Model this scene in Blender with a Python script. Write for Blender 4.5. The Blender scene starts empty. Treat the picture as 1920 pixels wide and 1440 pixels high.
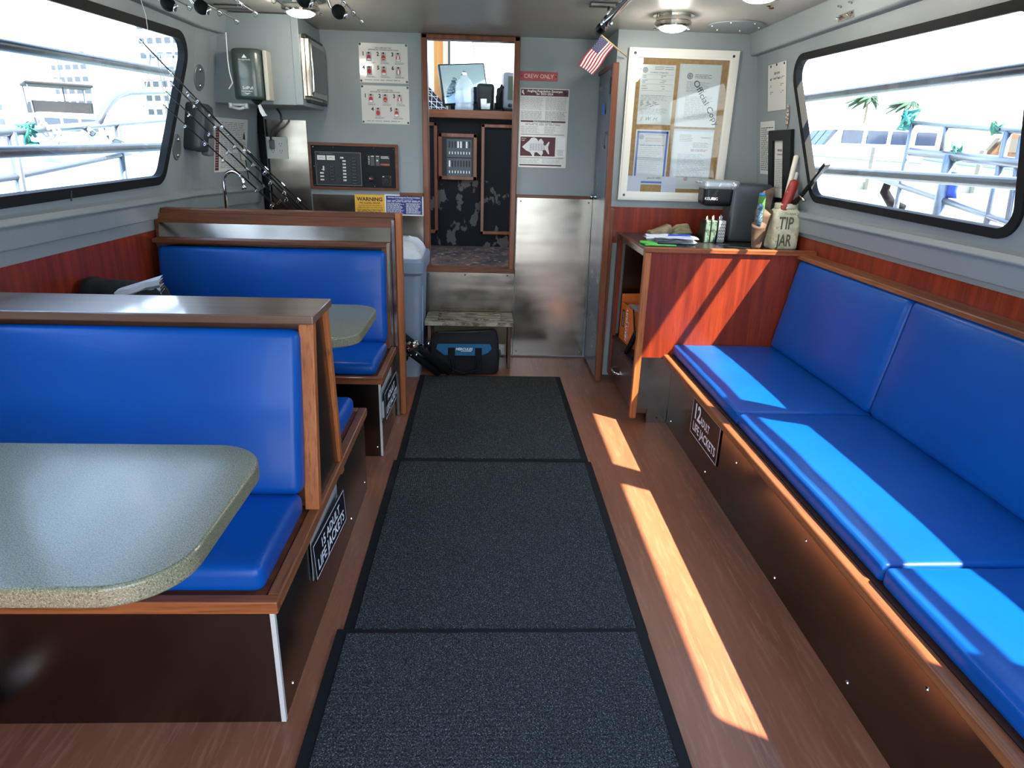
import bpy, bmesh, math, random
from mathutils import Vector, Matrix, noise
random.seed(7)
S = bpy.context.scene
C = S.collection
PI = math.pi
# ------------------------------------------------------------------ camera
cd = bpy.data.cameras.new('camera'); cam = bpy.data.objects.new('camera', cd); C.objects.link(cam)
cd.sensor_width = 36.0; cd.lens = 1240.0 / 1920.0 * 36.0; cd.clip_start = 0.03; cd.clip_end = 600
_r = (0.998950, -0.036095, 0.028232); _u = (-0.014500, 0.335453, 0.941945); _f = (0.043470, 0.941365, -0.334577)
cam.matrix_world = Matrix(((_r[0], _u[0], -_f[0], 0), (_r[1], _u[1], -_f[1], 0), (_r[2], _u[2], -_f[2], 1.45), (0, 0, 0, 1)))
S.camera = cam
# ------------------------------------------------------------------ world, sun, exposure
S.view_settings.view_transform = 'Standard'; S.view_settings.look = 'None'
S.view_settings.gamma = 1.0; S.view_settings.use_curve_mapping = False
S.view_settings.exposure = 1.45
S.cycles.use_denoising = True
S.cycles.max_bounces = 10; S.cycles.diffuse_bounces = 5; S.cycles.glossy_bounces = 5; S.cycles.transparent_max_bounces = 16
S.cycles.sample_clamp_indirect = 6.0
W = bpy.data.worlds.new('sky'); S.world = W; W.use_nodes = True
wn = W.node_tree; wn.nodes.clear()
tc = wn.nodes.new('ShaderNodeTexCoord'); sp = wn.nodes.new('ShaderNodeSeparateXYZ'); cr = wn.nodes.new('ShaderNodeValToRGB')
bg = wn.nodes.new('ShaderNodeBackground'); wo = wn.nodes.new('ShaderNodeOutputWorld')
wn.links.new(tc.outputs['Generated'], sp.inputs[0]); wn.links.new(sp.outputs['Z'], cr.inputs[0])
cr.color_ramp.elements[0].position = 0.0; cr.color_ramp.elements[0].color = (1.0, 1.0, 1.0, 1)
cr.color_ramp.elements[1].position = 0.55; cr.color_ramp.elements[1].color = (0.36, 0.58, 1.0, 1)
e = cr.color_ramp.elements.new(0.14); e.color = (0.78, 0.89, 1.0, 1)
wn.links.new(cr.outputs[0], bg.inputs[0]); bg.inputs[1].default_value = 3.0
wn.links.new(bg.outputs[0], wo.inputs[0])
sl = bpy.data.lights.new('sun', 'SUN'); sun = bpy.data.objects.new('sun', sl); C.objects.link(sun)
sl.energy = 12.0; sl.angle = math.radians(0.6); sl.color = (1.0, 0.86, 0.68)
sun.rotation_euler = Vector((-0.54, 0.42, -1.0)).to_track_quat('-Z', 'Y').to_euler()
sun.location = (8, -6, 14)

# ------------------------------------------------------------------ materials
def lin(c):
    return tuple(((v / 255.0) / 12.92 if v / 255.0 <= 0.04045 else ((v / 255.0 + 0.055) / 1.055) ** 2.4) for v in c) + (1.0,)
def mat(name, col, rough=0.5, metal=0.0, spec=0.5, coat=0.0, var=None, bump=None, emit=None, aniso=0.0, rvar=None):
    """var=(scale xyz, colour 2, lo, hi, detail); bump=(scale xyz, strength, distance); rvar=(scale xyz, rough 2)"""
    m = bpy.data.materials.new(name); m.use_nodes = True
    t = m.node_tree; b = t.nodes['Principled BSDF']
    b.inputs['Base Color'].default_value = lin(col); b.inputs['Roughness'].default_value = rough
    b.inputs['Metallic'].default_value = metal; b.inputs['Specular IOR Level'].default_value = spec
    b.inputs['Coat Weight'].default_value = coat; b.inputs['Coat Roughness'].default_value = 0.08
    tcn = t.nodes.new('ShaderNodeTexCoord')
    def noi(sc, det=4.0):
        mp = t.nodes.new('ShaderNodeMapping'); mp.inputs['Scale'].default_value = sc
        nz = t.nodes.new('ShaderNodeTexNoise'); nz.inputs['Scale'].default_value = 1.0; nz.inputs['Detail'].default_value = det
        t.links.new(tcn.outputs['Object'], mp.inputs[0]); t.links.new(mp.outputs[0], nz.inputs['Vector'])
        return nz
    if var:
        vs = var if isinstance(var[0][0], (tuple, list)) else (var,)
        last = None
        for v in vs:
            nz = noi(v[0], v[4] if len(v) > 4 else 4.0)
            mr = t.nodes.new('ShaderNodeMapRange'); mr.inputs[1].default_value = v[2]; mr.inputs[2].default_value = v[3]
            t.links.new(nz.outputs['Fac'], mr.inputs[0])
            mx = t.nodes.new('ShaderNodeMix'); mx.data_type = 'RGBA'
            t.links.new(mr.outputs[0], mx.inputs['Factor'])
            if last is None: mx.inputs['A'].default_value = lin(col)
            else: t.links.new(last, mx.inputs['A'])
            mx.inputs['B'].default_value = lin(v[1]); last = mx.outputs['Result']
        t.links.new(last, b.inputs['Base Color'])
    if rvar:
        nz = noi(rvar[0]); mr = t.nodes.new('ShaderNodeMapRange'); mr.inputs[1].default_value = 0.3; mr.inputs[2].default_value = 0.7
        mr.inputs[3].default_value = rough; mr.inputs[4].default_value = rvar[1]
        t.links.new(nz.outputs['Fac'], mr.inputs[0]); t.links.new(mr.outputs[0], b.inputs['Roughness'])
    if bump:
        bs = bump if isinstance(bump[0][0], (tuple, list)) else (bump,)
        prev = None
        for q in bs:
            nz = noi(q[0], 2.0); bp = t.nodes.new('ShaderNodeBump'); bp.inputs['Strength'].default_value = q[1]; bp.inputs['Distance'].default_value = q[2]
            t.links.new(nz.outputs['Fac'], bp.inputs['Height'])
            if prev: t.links.new(prev, bp.inputs['Normal'])
            prev = bp.outputs[0]
        t.links.new(prev, b.inputs['Normal'])
    if emit:
        b.inputs['Emission Color'].default_value = lin(emit[0]); b.inputs['Emission Strength'].default_value = emit[1]
    return m
def woodm(name, c1, c2, c3, ax, rough=0.35, coat=0.2, fine=1.0):
    sc = {'x': (1.2, 26, 26), 'y': (26, 1.2, 26), 'z': (26, 26, 1.2)}[ax]
    sc2 = tuple(v * 5.5 * fine for v in sc)
    return mat(name, c1, rough, spec=.3, coat=coat, var=((sc, c2, .35, .65), (sc2, c3, .5, .8)), bump=(sc2, .08, .001))
GREY = mat('grey_paint', (138, 146, 148), .42, var=((1.3, 1.3, 1.3), (127, 136, 139), .35, .7), bump=((170, 170, 170), .35, .002))
CEIL = mat('ceiling_paint', (158, 154, 146), .36, var=((2, 2, 2), (144, 141, 134), .35, .7), bump=((190, 190, 190), .35, .002))
CHZ = woodm('cherry_laminate_upright', (138, 52, 26), (108, 37, 20), (88, 30, 17), 'z', .34, .12)
CHY = woodm('cherry_laminate_lengthwise', (136, 52, 27), (106, 37, 20), (88, 30, 17), 'y', .34, .15)
TKX = woodm('teak_crosswise', (116, 68, 40), (90, 50, 30), (66, 36, 22), 'x', .42, .1)
TKY = woodm('teak_lengthwise', (146, 90, 52), (110, 64, 38), (82, 46, 28), 'y', .42, .1)
TKZ = woodm('teak_upright', (120, 66, 36), (92, 48, 26), (66, 34, 19), 'z', .4, .15)
TKO = woodm('orange_teak_upright', (178, 106, 58), (146, 80, 40), (112, 58, 30), 'z', .4, .1)
TKF = woodm('orange_teak_crosswise', (160, 92, 50), (126, 68, 36), (96, 50, 28), 'x', .4, .1)
FLOOR = mat('floor_laminate', (146, 92, 66), .34, spec=.35, coat=.08, var=(((9, .9, 9), (126, 76, 54), .35, .65), ((90, 8, 90), (158, 108, 82), .5, .8)), bump=((120, 14, 120), .06, .001), rvar=((3, 3, 3), .4))
RUB = mat('black_rubber', (18, 20, 22), .7, spec=.25, bump=((200, 200, 200), .2, .001))
BLUE = mat('blue_vinyl', (0, 76, 156), .38, spec=.25, coat=.05, var=((3, 3, 3), (0, 70, 146), .35, .65), bump=(((260, 260, 260), .12, .001), ((7, 7, 7), .25, .006)))
STEEL = mat('stainless_steel', (146, 140, 132), .15, 1.0, var=((2, 2, 2), (128, 122, 114), .3, .7), bump=(((.35, .35, 5.0), .5, .005), ((160, 160, 4), .02, .001)), rvar=((5, 5, 12), .24))
STEELD = mat('dull_steel', (120, 110, 102), .22, 1.0, var=((3, 3, 3), (102, 93, 87), .3, .7), bump=(((.6, .6, 1.2), .12, .003), ((4, 4, 120), .02, .001)))
CHROME = mat('chrome', (210, 210, 212), .10, 1.0)
NICKEL = mat('brushed_nickel', (196, 190, 180), .2, 1.0)
TABLE = mat('speckled_table_top', (112, 111, 88), .40, coat=.42, spec=.35, var=(((420, 420, 420), (150, 148, 122), .52, .62, 2.0), ((300, 300, 300), (78, 78, 60), .56, .66, 2.0)))
TABLE.node_tree.nodes['Principled BSDF'].inputs['Coat Roughness'].default_value = .16; TABLE.node_tree.nodes['Principled BSDF'].inputs['Coat IOR'].default_value = 1.5
BLK = mat('black_plastic', (15, 16, 18), .38, spec=.3)
BLKM = mat('black_matte', (13, 14, 17), .75, spec=.2)
DKG = mat('dark_grey_plastic', (58, 63, 68), .4)
MDG = mat('mid_grey_plastic', (96, 102, 108), .45)
WHITE = mat('white_plastic', (222, 222, 216), .45)
PAPER = mat('paper', (206, 206, 202), .7)
PAPERL = mat('laminated_paper', (205, 204, 198), .3, coat=.6)
INK = mat('black_ink', (28, 28, 30), .6)
INKG = mat('grey_ink', (120, 120, 124), .7)
WHI = mat('white_ink', (236, 236, 236), .5)
GUNM = mat('gunmetal', (70, 72, 74), .3, 1.0)
def glassm(name, tint, gl=.9):
    m = bpy.data.materials.new(name); m.use_nodes = True; t = m.node_tree; t.nodes.clear()
    tr = t.nodes.new('ShaderNodeBsdfTransparent'); tr.inputs[0].default_value = tint
    go = t.nodes.new('ShaderNodeBsdfGlossy'); go.inputs['Roughness'].default_value = .02; go.inputs[0].default_value = (gl, gl, gl, 1)
    lw = t.nodes.new('ShaderNodeLayerWeight'); lw.inputs['Blend'].default_value = .5
    pw = t.nodes.new('ShaderNodeMath'); pw.operation = 'POWER'; pw.inputs[1].default_value = 5.0; t.links.new(lw.outputs['Facing'], pw.inputs[0])
    fr = t.nodes.new('ShaderNodeMath'); fr.operation = 'MULTIPLY_ADD'; fr.inputs[1].default_value = .9; fr.inputs[2].default_value = .035; t.links.new(pw.outputs[0], fr.inputs[0])
    mx = t.nodes.new('ShaderNodeMixShader'); o = t.nodes.new('ShaderNodeOutputMaterial')
    t.links.new(fr.outputs[0], mx.inputs[0]); t.links.new(tr.outputs[0], mx.inputs[1]); t.links.new(go.outputs[0], mx.inputs[2]); t.links.new(mx.outputs[0], o.inputs[0])
    return m
GLASS = glassm('window_glass', (.95, .97, .97, 1))
CLEAR = glassm('clear_plastic', (.80, .85, .88, 1))

# ------------------------------------------------------------------ geometry collector
def frame(o, x, y):
    """matrix whose local x, y run along the given world directions, local z = x cross y"""
    x = Vector(x).normalized(); z = x.cross(Vector(y)).normalized(); y = z.cross(x)
    return Matrix(((x[0], y[0], z[0], o[0]), (x[1], y[1], z[1], o[1]), (x[2], y[2], z[2], o[2]), (0, 0, 0, 1)))
I4 = Matrix.Identity(4)
_glyph = {}
class G:
    def __init__(s): s.v = []; s.f = []; s.m = []; s.M = I4
    def add(s, vs, fs, mi=0, M=None):
        T = s.M if M is None else s.M @ M
        n = len(s.v); s.v += [tuple(T @ Vector(p)) for p in vs]
        for f in fs: s.f.append(tuple(i + n for i in f)); s.m.append(mi)
        return s
    def box(s, a, b, mi=0, M=None):
        x0, y0, z0 = a; x1, y1, z1 = b
        if x0 > x1: x0, x1 = x1, x0
        if y0 > y1: y0, y1 = y1, y0
        if z0 > z1: z0, z1 = z1, z0
        return s.add([(x0, y0, z0), (x1, y0, z0), (x1, y1, z0), (x0, y1, z0), (x0, y0, z1), (x1, y0, z1), (x1, y1, z1), (x0, y1, z1)],
              [(0, 3, 2, 1), (4, 5, 6, 7), (0, 1, 5, 4), (1, 2, 6, 5), (2, 3, 7, 6), (3, 0, 4, 7)], mi, M)
    def rbox(s, a, b, r=.01, mi=0, M=None, puff=0.0, n=4, div=6, wr=0.0):
        """rounded (cushion-like) box"""
        a = Vector(a); b = Vector(b); c = (a + b) / 2; h = (b - a) / 2; r = min(r, h.x * .98, h.y * .98, h.z * .98)
        def ts(hh):
            k = [-hh + r * (1 - math.cos(PI / 2 * i / n)) for i in range(n)]
            k += [-hh + r + (2 * hh - 2 * r) * i / div for i in range(div + 1)]
            k += [-v for v in k[:n]][::-1]
            return k
        T = [ts(h.x), ts(h.y), ts(h.z)]
        idx = {}; vs = []
        def vid(p):
            key = tuple(round(q, 6) for q in p)
            if key in idx: return idx[key]
            inn = Vector([max(-(h[k] - r), min(h[k] - r, p[k])) for k in range(3)]); d = Vector(p) - inn
            if d.length > 1e-9: q = inn + d.normalized() * r
            else: q = inn
            if puff:
                w = (1 - abs(p[0] / h.x) ** 3) * (1 - abs(p[1] / h.y) ** 3)
                q.z += puff * w * (p[2] / h.z)
            if wr:
                q += Vector((0, 0, 1)) * wr * noise.noise(Vector((q.x * 9, q.y * 9, q.z * 9 + c.x)))
            idx[key] = len(vs); vs.append(tuple(q + c)); return idx[key]
        fs = []
        for ax in range(3):
            u, v = (ax + 1) % 3, (ax + 2) % 3
            for sg in (-1, 1):
                for i in range(len(T[u]) - 1):
                    for j in range(len(T[v]) - 1):
                        q = []
                        for di, dj in ((0, 0), (1, 0), (1, 1), (0, 1)):
                            p = [0, 0, 0]; p[ax] = sg * h[ax]; p[u] = T[u][i + di]; p[v] = T[v][j + dj]; q.append(vid(p))
                        if len(set(q)) < 3: continue
                        q = q if sg > 0 else q[::-1]
                        fs.append(tuple(dict.fromkeys(q)))
        return s.add(vs, fs, mi, M)
    def tube(s, pts, r, n=10, mi=0, M=None, caps=True):
        P = [Vector(p) for p in pts]; R = r if isinstance(r, (list, tuple)) else [r] * len(P)
        vs = []; fs = []; ref = None
        for i, p in enumerate(P):
            d = (P[min(i + 1, len(P) - 1)] - P[max(i - 1, 0)]).normalized()
            if ref is None:
                ref = d.cross(Vector((0, 0, 1)));  ref = ref if ref.length > .05 else d.cross(Vector((1, 0, 0)))
            a = (ref - d * ref.dot(d)).normalized(); b = d.cross(a); ref = a
            for k in range(n):
                t = 2 * PI * k / n; vs.append(tuple(p + (a * math.cos(t) + b * math.sin(t)) * R[i]))
        for i in range(len(P) - 1):
            for k in range(n):
                k2 = (k + 1) % n; fs.append((i * n + k, i * n + k2, (i + 1) * n + k2, (i + 1) * n + k))
        if caps: fs.append(tuple(range(n))[::-1]); fs.append(tuple(range((len(P) - 1) * n, len(P) * n)))
        return s.add(vs, fs, mi, M)
    def lathe(s, prof, n=24, mi=0, M=None):
        vs = []; fs = []
        for r, z in prof:
            for k in range(n): t = 2 * PI * k / n; vs.append((r * math.cos(t), r * math.sin(t), z))
        for i in range(len(prof) - 1):
            for k in range(n):
                k2 = (k + 1) % n; fs.append((i * n + k, i * n + k2, (i + 1) * n + k2, (i + 1) * n + k))
        if prof[0][0] > 1e-6: fs.append(tuple(range(n))[::-1])
        if prof[-1][0] > 1e-6: fs.append(tuple(range((len(prof) - 1) * n, len(prof) * n)))
        return s.add(vs, fs, mi, M)
    def ball(s, c, r, mi=0, M=None, n=14, sc=(1, 1, 1)):
        pr = [(r * math.sin(PI * i / 10), -r * math.cos(PI * i / 10)) for i in range(11)]; pr[0] = (1e-7, -r); pr[-1] = (1e-7, r)
        T = Matrix.Translation(c) @ Matrix.Diagonal((sc[0], sc[1], sc[2], 1))
        return s.lathe(pr, n, mi, T if M is None else M @ T)
    def prism(s, pts, z0, z1, mi=0, M=None):
        n = len(pts); vs = [(p[0], p[1], z0) for p in pts] + [(p[0], p[1], z1) for p in pts]
        fs = [tuple(range(n))[::-1], tuple(range(n, 2 * n))] + [(i, (i + 1) % n, n + (i + 1) % n, n + i) for i in range(n)]
        return s.add(vs, fs, mi, M)
    def quad(s, x0, y0, x1, y1, z=0, mi=0, M=None):
        return s.add([(x0, y0, z), (x1, y0, z), (x1, y1, z), (x0, y1, z)], [(0, 1, 2, 3)], mi, M)
    def loft(s, rings, mi=0, M=None, cap=True, closed=True):
        n = len(rings[0]); vs = [p for r in rings for p in r]; fs = []
        for i in range(len(rings) - 1):
            for k in range(n if closed else n - 1):
                k2 = (k + 1) % n; fs.append((i * n + k, i * n + k2, (i + 1) * n + k2, (i + 1) * n + k))
        if cap: fs.append(tuple(range(n))[::-1]); fs.append(tuple(range((len(rings) - 1) * n, len(rings) * n)))
        return s.add(vs, fs, mi, M)
    def plate(s, outer, holes, d, mi=0, M=None):
        """flat plate in local xy, thickness d towards +z, with holes"""
        cu = bpy.data.curves.new('c', 'CURVE'); cu.dimensions = '2D'; cu.fill_mode = 'BOTH'; cu.extrude = d / 2
        for lp in [outer] + list(holes):
            sp_ = cu.splines.new('POLY'); sp_.points.add(len(lp) - 1); sp_.use_cyclic_u = True
            for i, p in enumerate(lp): sp_.points[i].co = (p[0], p[1], 0, 1)
        o = bpy.data.objects.new('c', cu); C.objects.link(o); bpy.context.view_layer.update()
        me = o.to_mesh()
        s.add([(v.co.x, v.co.y, v.co.z + d / 2) for v in me.vertices], [tuple(p.vertices) for p in me.polygons], mi, M)
        o.to_mesh_clear(); bpy.data.objects.remove(o); bpy.data.curves.remove(cu)
        return s
    def text(s, txt, size, x, y, z=.0006, mi=0, M=None, align='LEFT', bold=0.0, w=None, shear=0.0):
        key = (txt, bold, align, shear)
        if key not in _glyph:
            cu = bpy.data.curves.new('t', 'FONT'); cu.body = txt; cu.size = 1.0; cu.align_x = align; cu.resolution_u = 2; cu.offset = bold; cu.shear = shear
            o = bpy.data.objects.new('t', cu); C.objects.link(o); bpy.context.view_layer.update(); me = o.to_mesh()
            _glyph[key] = ([tuple(v.co) for v in me.vertices], [tuple(p.vertices) for p in me.polygons])
            o.to_mesh_clear(); bpy.data.objects.remove(o); bpy.data.curves.remove(cu)
        vs, fs = _glyph[key]
        if not vs: return s
        sx = size
        if w: sx = w / max(1e-6, max(v[0] for v in vs) - min(v[0] for v in vs))
        off = 0
        return s.add([(v[0] * sx + x + off, v[1] * size + y, z) for v in vs], fs, mi, M)
    def lines(s, x0, x1, y0, y1, n, h, z=.0006, mi=0, M=None, gap=.12, ragged=.25):
        """rows of tiny illegible print"""
        for i in range(n):
            y = y1 + (y0 - y1) * (i + .5) / n; x = x0; end = x1 - (x1 - x0) * random.random() * ragged
            while x < end:
                wd = (x1 - x0) * random.uniform(.06, .22); s.quad(x, y - h / 2, min(x + wd, end), y + h / 2, z, mi, M); x += wd + (x1 - x0) * gap * .25
        return s
    def build(s, name, mats, parent=None, label=None, cat=None, group=None, kind=None, smooth=False, bevel=0, loc=None, seg=2):
        me = bpy.data.meshes.new(name)
        if parent is not None: o3 = Vector(OFF[parent.name])
        elif loc is not None: o3 = Vector(loc)
        else:
            xs = [v[0] for v in s.v]; ys = [v[1] for v in s.v]; zs = [v[2] for v in s.v]
            o3 = Vector(((min(xs) + max(xs)) / 2, (min(ys) + max(ys)) / 2, min(zs)))
        me.from_pydata([(v[0] - o3.x, v[1] - o3.y, v[2] - o3.z) for v in s.v], [], s.f)
        mats = mats if isinstance(mats, (list, tuple)) else [mats]
        for m_ in mats: me.materials.append(m_)
        for p, mi in zip(me.polygons, s.m): p.material_index = mi; p.use_smooth = smooth
        me.update()
        o = bpy.data.objects.new(name, me); C.objects.link(o)
        if parent is not None: o.parent = parent; OFF[o.name] = OFF[parent.name]
        else: o.location = o3; OFF[o.name] = tuple(o3)
        if smooth == 'auto' or (smooth and bevel == 0): pass
        if bevel:
            b = o.modifiers.new('bevel', 'BEVEL'); b.width = bevel; b.segments = seg; b.limit_method = 'ANGLE'; b.angle_limit = .6
        tag(o, label, cat, group, kind)
        return o
OFF = {}
def tag(o, label=None, cat=None, group=None, kind=None):
    if label: o['label'] = label
    if cat: o['category'] = cat
    if group: o['group'] = group
    if kind: o['kind'] = kind
def thing(name, loc, label, cat, group=None, rz=0.0):
    o = bpy.data.objects.new(name, None); C.objects.link(o); o.location = loc; o.empty_display_size = .1
    OFF[o.name] = tuple(loc); tag(o, label, cat, group); return o
def spin(o, rz):
    """turn a finished thing about its base"""
    o.rotation_euler = (0, 0, rz)
def copy_thing(o, loc, label=None, rz=None):
    r = o.copy(); C.objects.link(r); r.location = loc
    if rz is not None: r.rotation_euler = (0, 0, rz)
    if label: r['label'] = label
    for ch in list(o.children):
        c = ch.copy(); C.objects.link(c); c.parent = r
        for g in list(ch.children):
            d = g.copy(); C.objects.link(d); d.parent = c
    OFF[r.name] = tuple(loc)
    return r
def rpoly(pts, r, n=6):
    """polygon with rounded corners"""
    out = []; N = len(pts); R = r if isinstance(r, (list, tuple)) else [r] * N
    for i in range(N):
        p = Vector(pts[i]).to_2d(); a = (Vector(pts[i - 1]).to_2d() - p).normalized(); b = (Vector(pts[(i + 1) % N]).to_2d() - p).normalized()
        ang = a.angle(b); d = R[i] / math.tan(ang / 2); c = p + (a + b).normalized() * (R[i] / math.sin(ang / 2))
        s0 = p + a * d - c; s1 = p + b * d - c; t0 = math.atan2(s0.y, s0.x); t1 = math.atan2(s1.y, s1.x)
        dt = (t1 - t0 + PI) % (2 * PI) - PI
        for k in range(n + 1): t = t0 + dt * k / n; out.append((c.x + R[i] * math.cos(t), c.y + R[i] * math.sin(t)))
    return out
def offp(pts, d):
    """grow a convex counter-clockwise polygon by d"""
    out = []; N = len(pts)
    for i in range(N):
        p0 = Vector(pts[i - 1]); p1 = Vector(pts[i]); p2 = Vector(pts[(i + 1) % N])
        a = (p1 - p0).normalized(); b = (p2 - p1).normalized(); na = Vector((a.y, -a.x)); nb = Vector((b.y, -b.x))
        m_ = (na + nb).normalized(); out.append(tuple(p1 + m_ * d / m_.dot(na)))
    return out
def ZW(z, s): return s * ((1.65 if s < 0 else 1.70) - .15 * (z - 1.34))
def wallM(s):
    o = s * ((1.65 if s < 0 else 1.70) + .15 * 1.34)
    Z = Vector((1, 0, s * .15)).normalized()
    return Matrix(((0, -s * .15, Z.x, o), (1, 0, 0, 0), (0, 1, Z.z, 0), (0, 0, 0, 1)))
ST = 'structure'
# ================================================================== the cabin shell
g = G(); g.box((-1.95, -.6, -.05), (1.95, 4.75, 0)); g.build('floor', FLOOR, kind=ST)
g = G(); g.box((-1.75, -.6, 2.125), (1.8, 4.75, 2.19)); g.build('ceiling', CEIL, kind=ST)
WIN = {}
def side(s, nm):
    Mw = wallM(s); yend = 3.98 if s < 0 else 4.32
    if s < 0: A = [(2.14, 1.240), (3.595, 1.266), (3.876, 1.934), (2.14, 1.892)]
    else: A = [(2.12, 1.243), (3.52, 1.265), (3.785, 1.925), (2.15, 1.893)]
    B = [(.60, 1.238), (1.97, 1.241), (1.97, 1.890), (.60, 1.872)]
    hA = rpoly(offp(A, .018), .09, 8); hB = rpoly(offp(B, .018), .09, 8)
    g = G(); g.M = Mw
    off = (-.02, 0)[0 if s < 0 else 1]
    g.plate([(-.6, .93), (yend, .93), (yend, 2.13), (-.6, 2.13)], [hA, hB], .02, 0, Matrix.Translation((0, 0, off)))
    if s < 0:   # the hull turns inwards towards the bow
        zz = [(ZW(z, s), 3.98, z) for z in (.93, 2.13)]; z2 = [(ZW(z, s) + .15, 4.75, z) for z in (.93, 2.13)]
        g.M = I4; g.loft([[zz[0], zz[1], (zz[1][0] - .045, 3.98, 2.13), (zz[0][0] - .045, 3.98, .93)], [z2[0], z2[1], (z2[1][0] - .045, 4.75, 2.13), (z2[0][0] - .045, 4.75, .93)]])
    g.build('wall_' + nm, GREY, kind=ST)
    # rounded sill ledge, header beam
    def strip(prof, name, m, y1=None, bev=.006):
        g = G(); ys = [(-.6, 0), (yend, 0)] + ([(4.72, .145)] if s < 0 else [])
        g.loft([[(s * px - (-s) * -bx if False else s * px + (bx if s < 0 else 0), y, z) for px, z in prof] for y, bx in ys])
        g.build(name, m, kind=ST, bevel=bev, seg=3)
    w0 = 1.65 if s < 0 else 1.70
    f = lambda z, d: w0 - .15 * (z - 1.34) - d
    strip([(f(1.19, -.01), 1.19), (f(1.17, .02), 1.172), (f(1.15, .038), 1.15), (f(1.15, .024), 1.138), (f(1.10, .022), 1.10), (f(1.062, .02), 1.062), (f(1.06, -.04), 1.06)], 'trim_1' if s < 0 else 'trim_2', GREY)
    strip([(f(2.0, -.02), 2.01), (f(2.0, .045), 2.01), (f(2.13, .05), 2.13), (f(2.13, -.02), 2.13)], 'trim_3' if s < 0 else 'trim_4', GREY, bev=.01)
    g = G(); x0 = 1.70 if s < 0 else 1.745
    g.loft([[(s * px + (bx if s < 0 else 0), y, z) for px, z in [(x0, 0), (x0, 1.066), (x0 + .03, 1.066), (x0 + .03, 0)]] for y, bx in [(-.6, 0), (yend, 0)] + ([(4.72, .12)] if s < 0 else [])])
    g.build('trim_5' if s < 0 else 'trim_6', CHZ, kind=ST)
    k = 1 if s < 0 else 3
    for i, (cn, hole) in enumerate(((A, hA), (B, hB))):
        nmw = 'window_%d' % (k + i); d = .036 if s < 0 else .030
        outer = rpoly(offp(cn, d), .075 + d, 8); inn = rpoly(offp(cn, -.004), .071, 8)
        g = G(); g.M = Mw
        z0, z1 = (-.022, .012) if s < 0 else (-.012, .022)
        g.plate(outer, [inn], abs(z1 - z0), 0, Matrix.Translation((0, 0, z0)))
        w = g.build(nmw, RUB, kind=ST, bevel=.005, seg=2)
        g = G(); g.M = Mw
        gi = rpoly(offp(cn, .004), .079, 8); zc = -.014 if s < 0 else .014
        g.prism(gi, zc - .003, zc + .003); g.build('glass_pane', GLASS, parent=w)
        if i == 0 and s < 0:
            g = G(); g.M = Mw; g.box((2.80, 1.206, .010), (2.806, 1.246, .014)); g.build('seal_joint', DKG, parent=w)
side(-1, 'left'); side(1, 'right')
# forward bulkhead with the companionway opening
g = G(); MB_ = frame((0, 4.71, 0), (1, 0, 0), (0, 0, 1))   # local z points aft
g.M = MB_; g.plate([(-1.62, 0), (.79, 0), (.79, 2.13), (-1.62, 2.13)], [[(-.39, .645), (.172, .645), (.172, 2.10), (-.39, 2.10)]], .05, 0, Matrix.Translation((0, 0, -.05)))
g.build('wall_forward', GREY, kind=ST)
g = G(); g.box((.76, 4.30, 0), (1.80, 4.36, 2.13)); g.box((.76, 4.36, 0), (.81, 4.71, 2.13)); g.build('wall_nook', GREY, kind=ST)
g = G(); g.box((.79, 4.286, .9), (1.742, 4.299, 1.125)); g.build('trim_7', CHZ, kind=ST)
g = G()
g.box((-1.95, -.66, 0), (-1.0, -.6, 2.19)); g.box((1.0, -.66, 0), (1.95, -.6, 2.19)); g.box((-1.0, -.66, 2.06), (1.0, -.6, 2.19)); g.build('wall_aft', GREY, kind=ST)
# steel cladding on the lower bulkhead
g = G(); g.box((.215, 4.700, .01), (.735, 4.709, 1.138)); g.box((-.425, 4.700, .01), (.21, 4.709, .622))
for x, z in ((.24, 1.115), (.71, 1.115), (.24, .04), (.71, .04), (-.40, .60), (-.14, .598), (.16, .598)): g.lathe([(.006, 0), (.004, .003), (0, .004)], 8, 0, frame((x, 4.7, z), (1, 0, 0), (0, 0, 1)))
g.build('trim_8', STEEL, kind=ST)
g = G(); g.box((-1.175, 4.700, .9), (-.43, 4.709, 1.125)); g.box((-1.45, 4.698, .9), (-1.185, 4.709, 1.588)); g.box((-.62, 4.701, 0), (-.43, 4.709, .9)); g.build('trim_9', STEEL, kind=ST)
g = G(); g.box((.205, 4.690, 1.138), (.735, 4.709, 1.158)); g.box((-.585, 4.690, 1.128), (-.425, 4.709, 1.15)); g.build('trim_10', TKX, kind=ST, bevel=.003)
# teak casing of the companionway
g = G()
for x0, x1 in ((-.425, -.385), (.168, .206)):
    g.box((x0, 4.680, .625), (x1, 4.77, 2.122))
g.box((-.425, 4.680, 2.092), (.206, 4.77, 2.122))
g.build('door_2', TKZ, kind=ST, bevel=.006, seg=3)
g = G(); g.box((-.43, 4.672, .618), (.21, 4.78, .650)); g.build('trim_11', TKX, kind=ST, bevel=.004)
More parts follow.
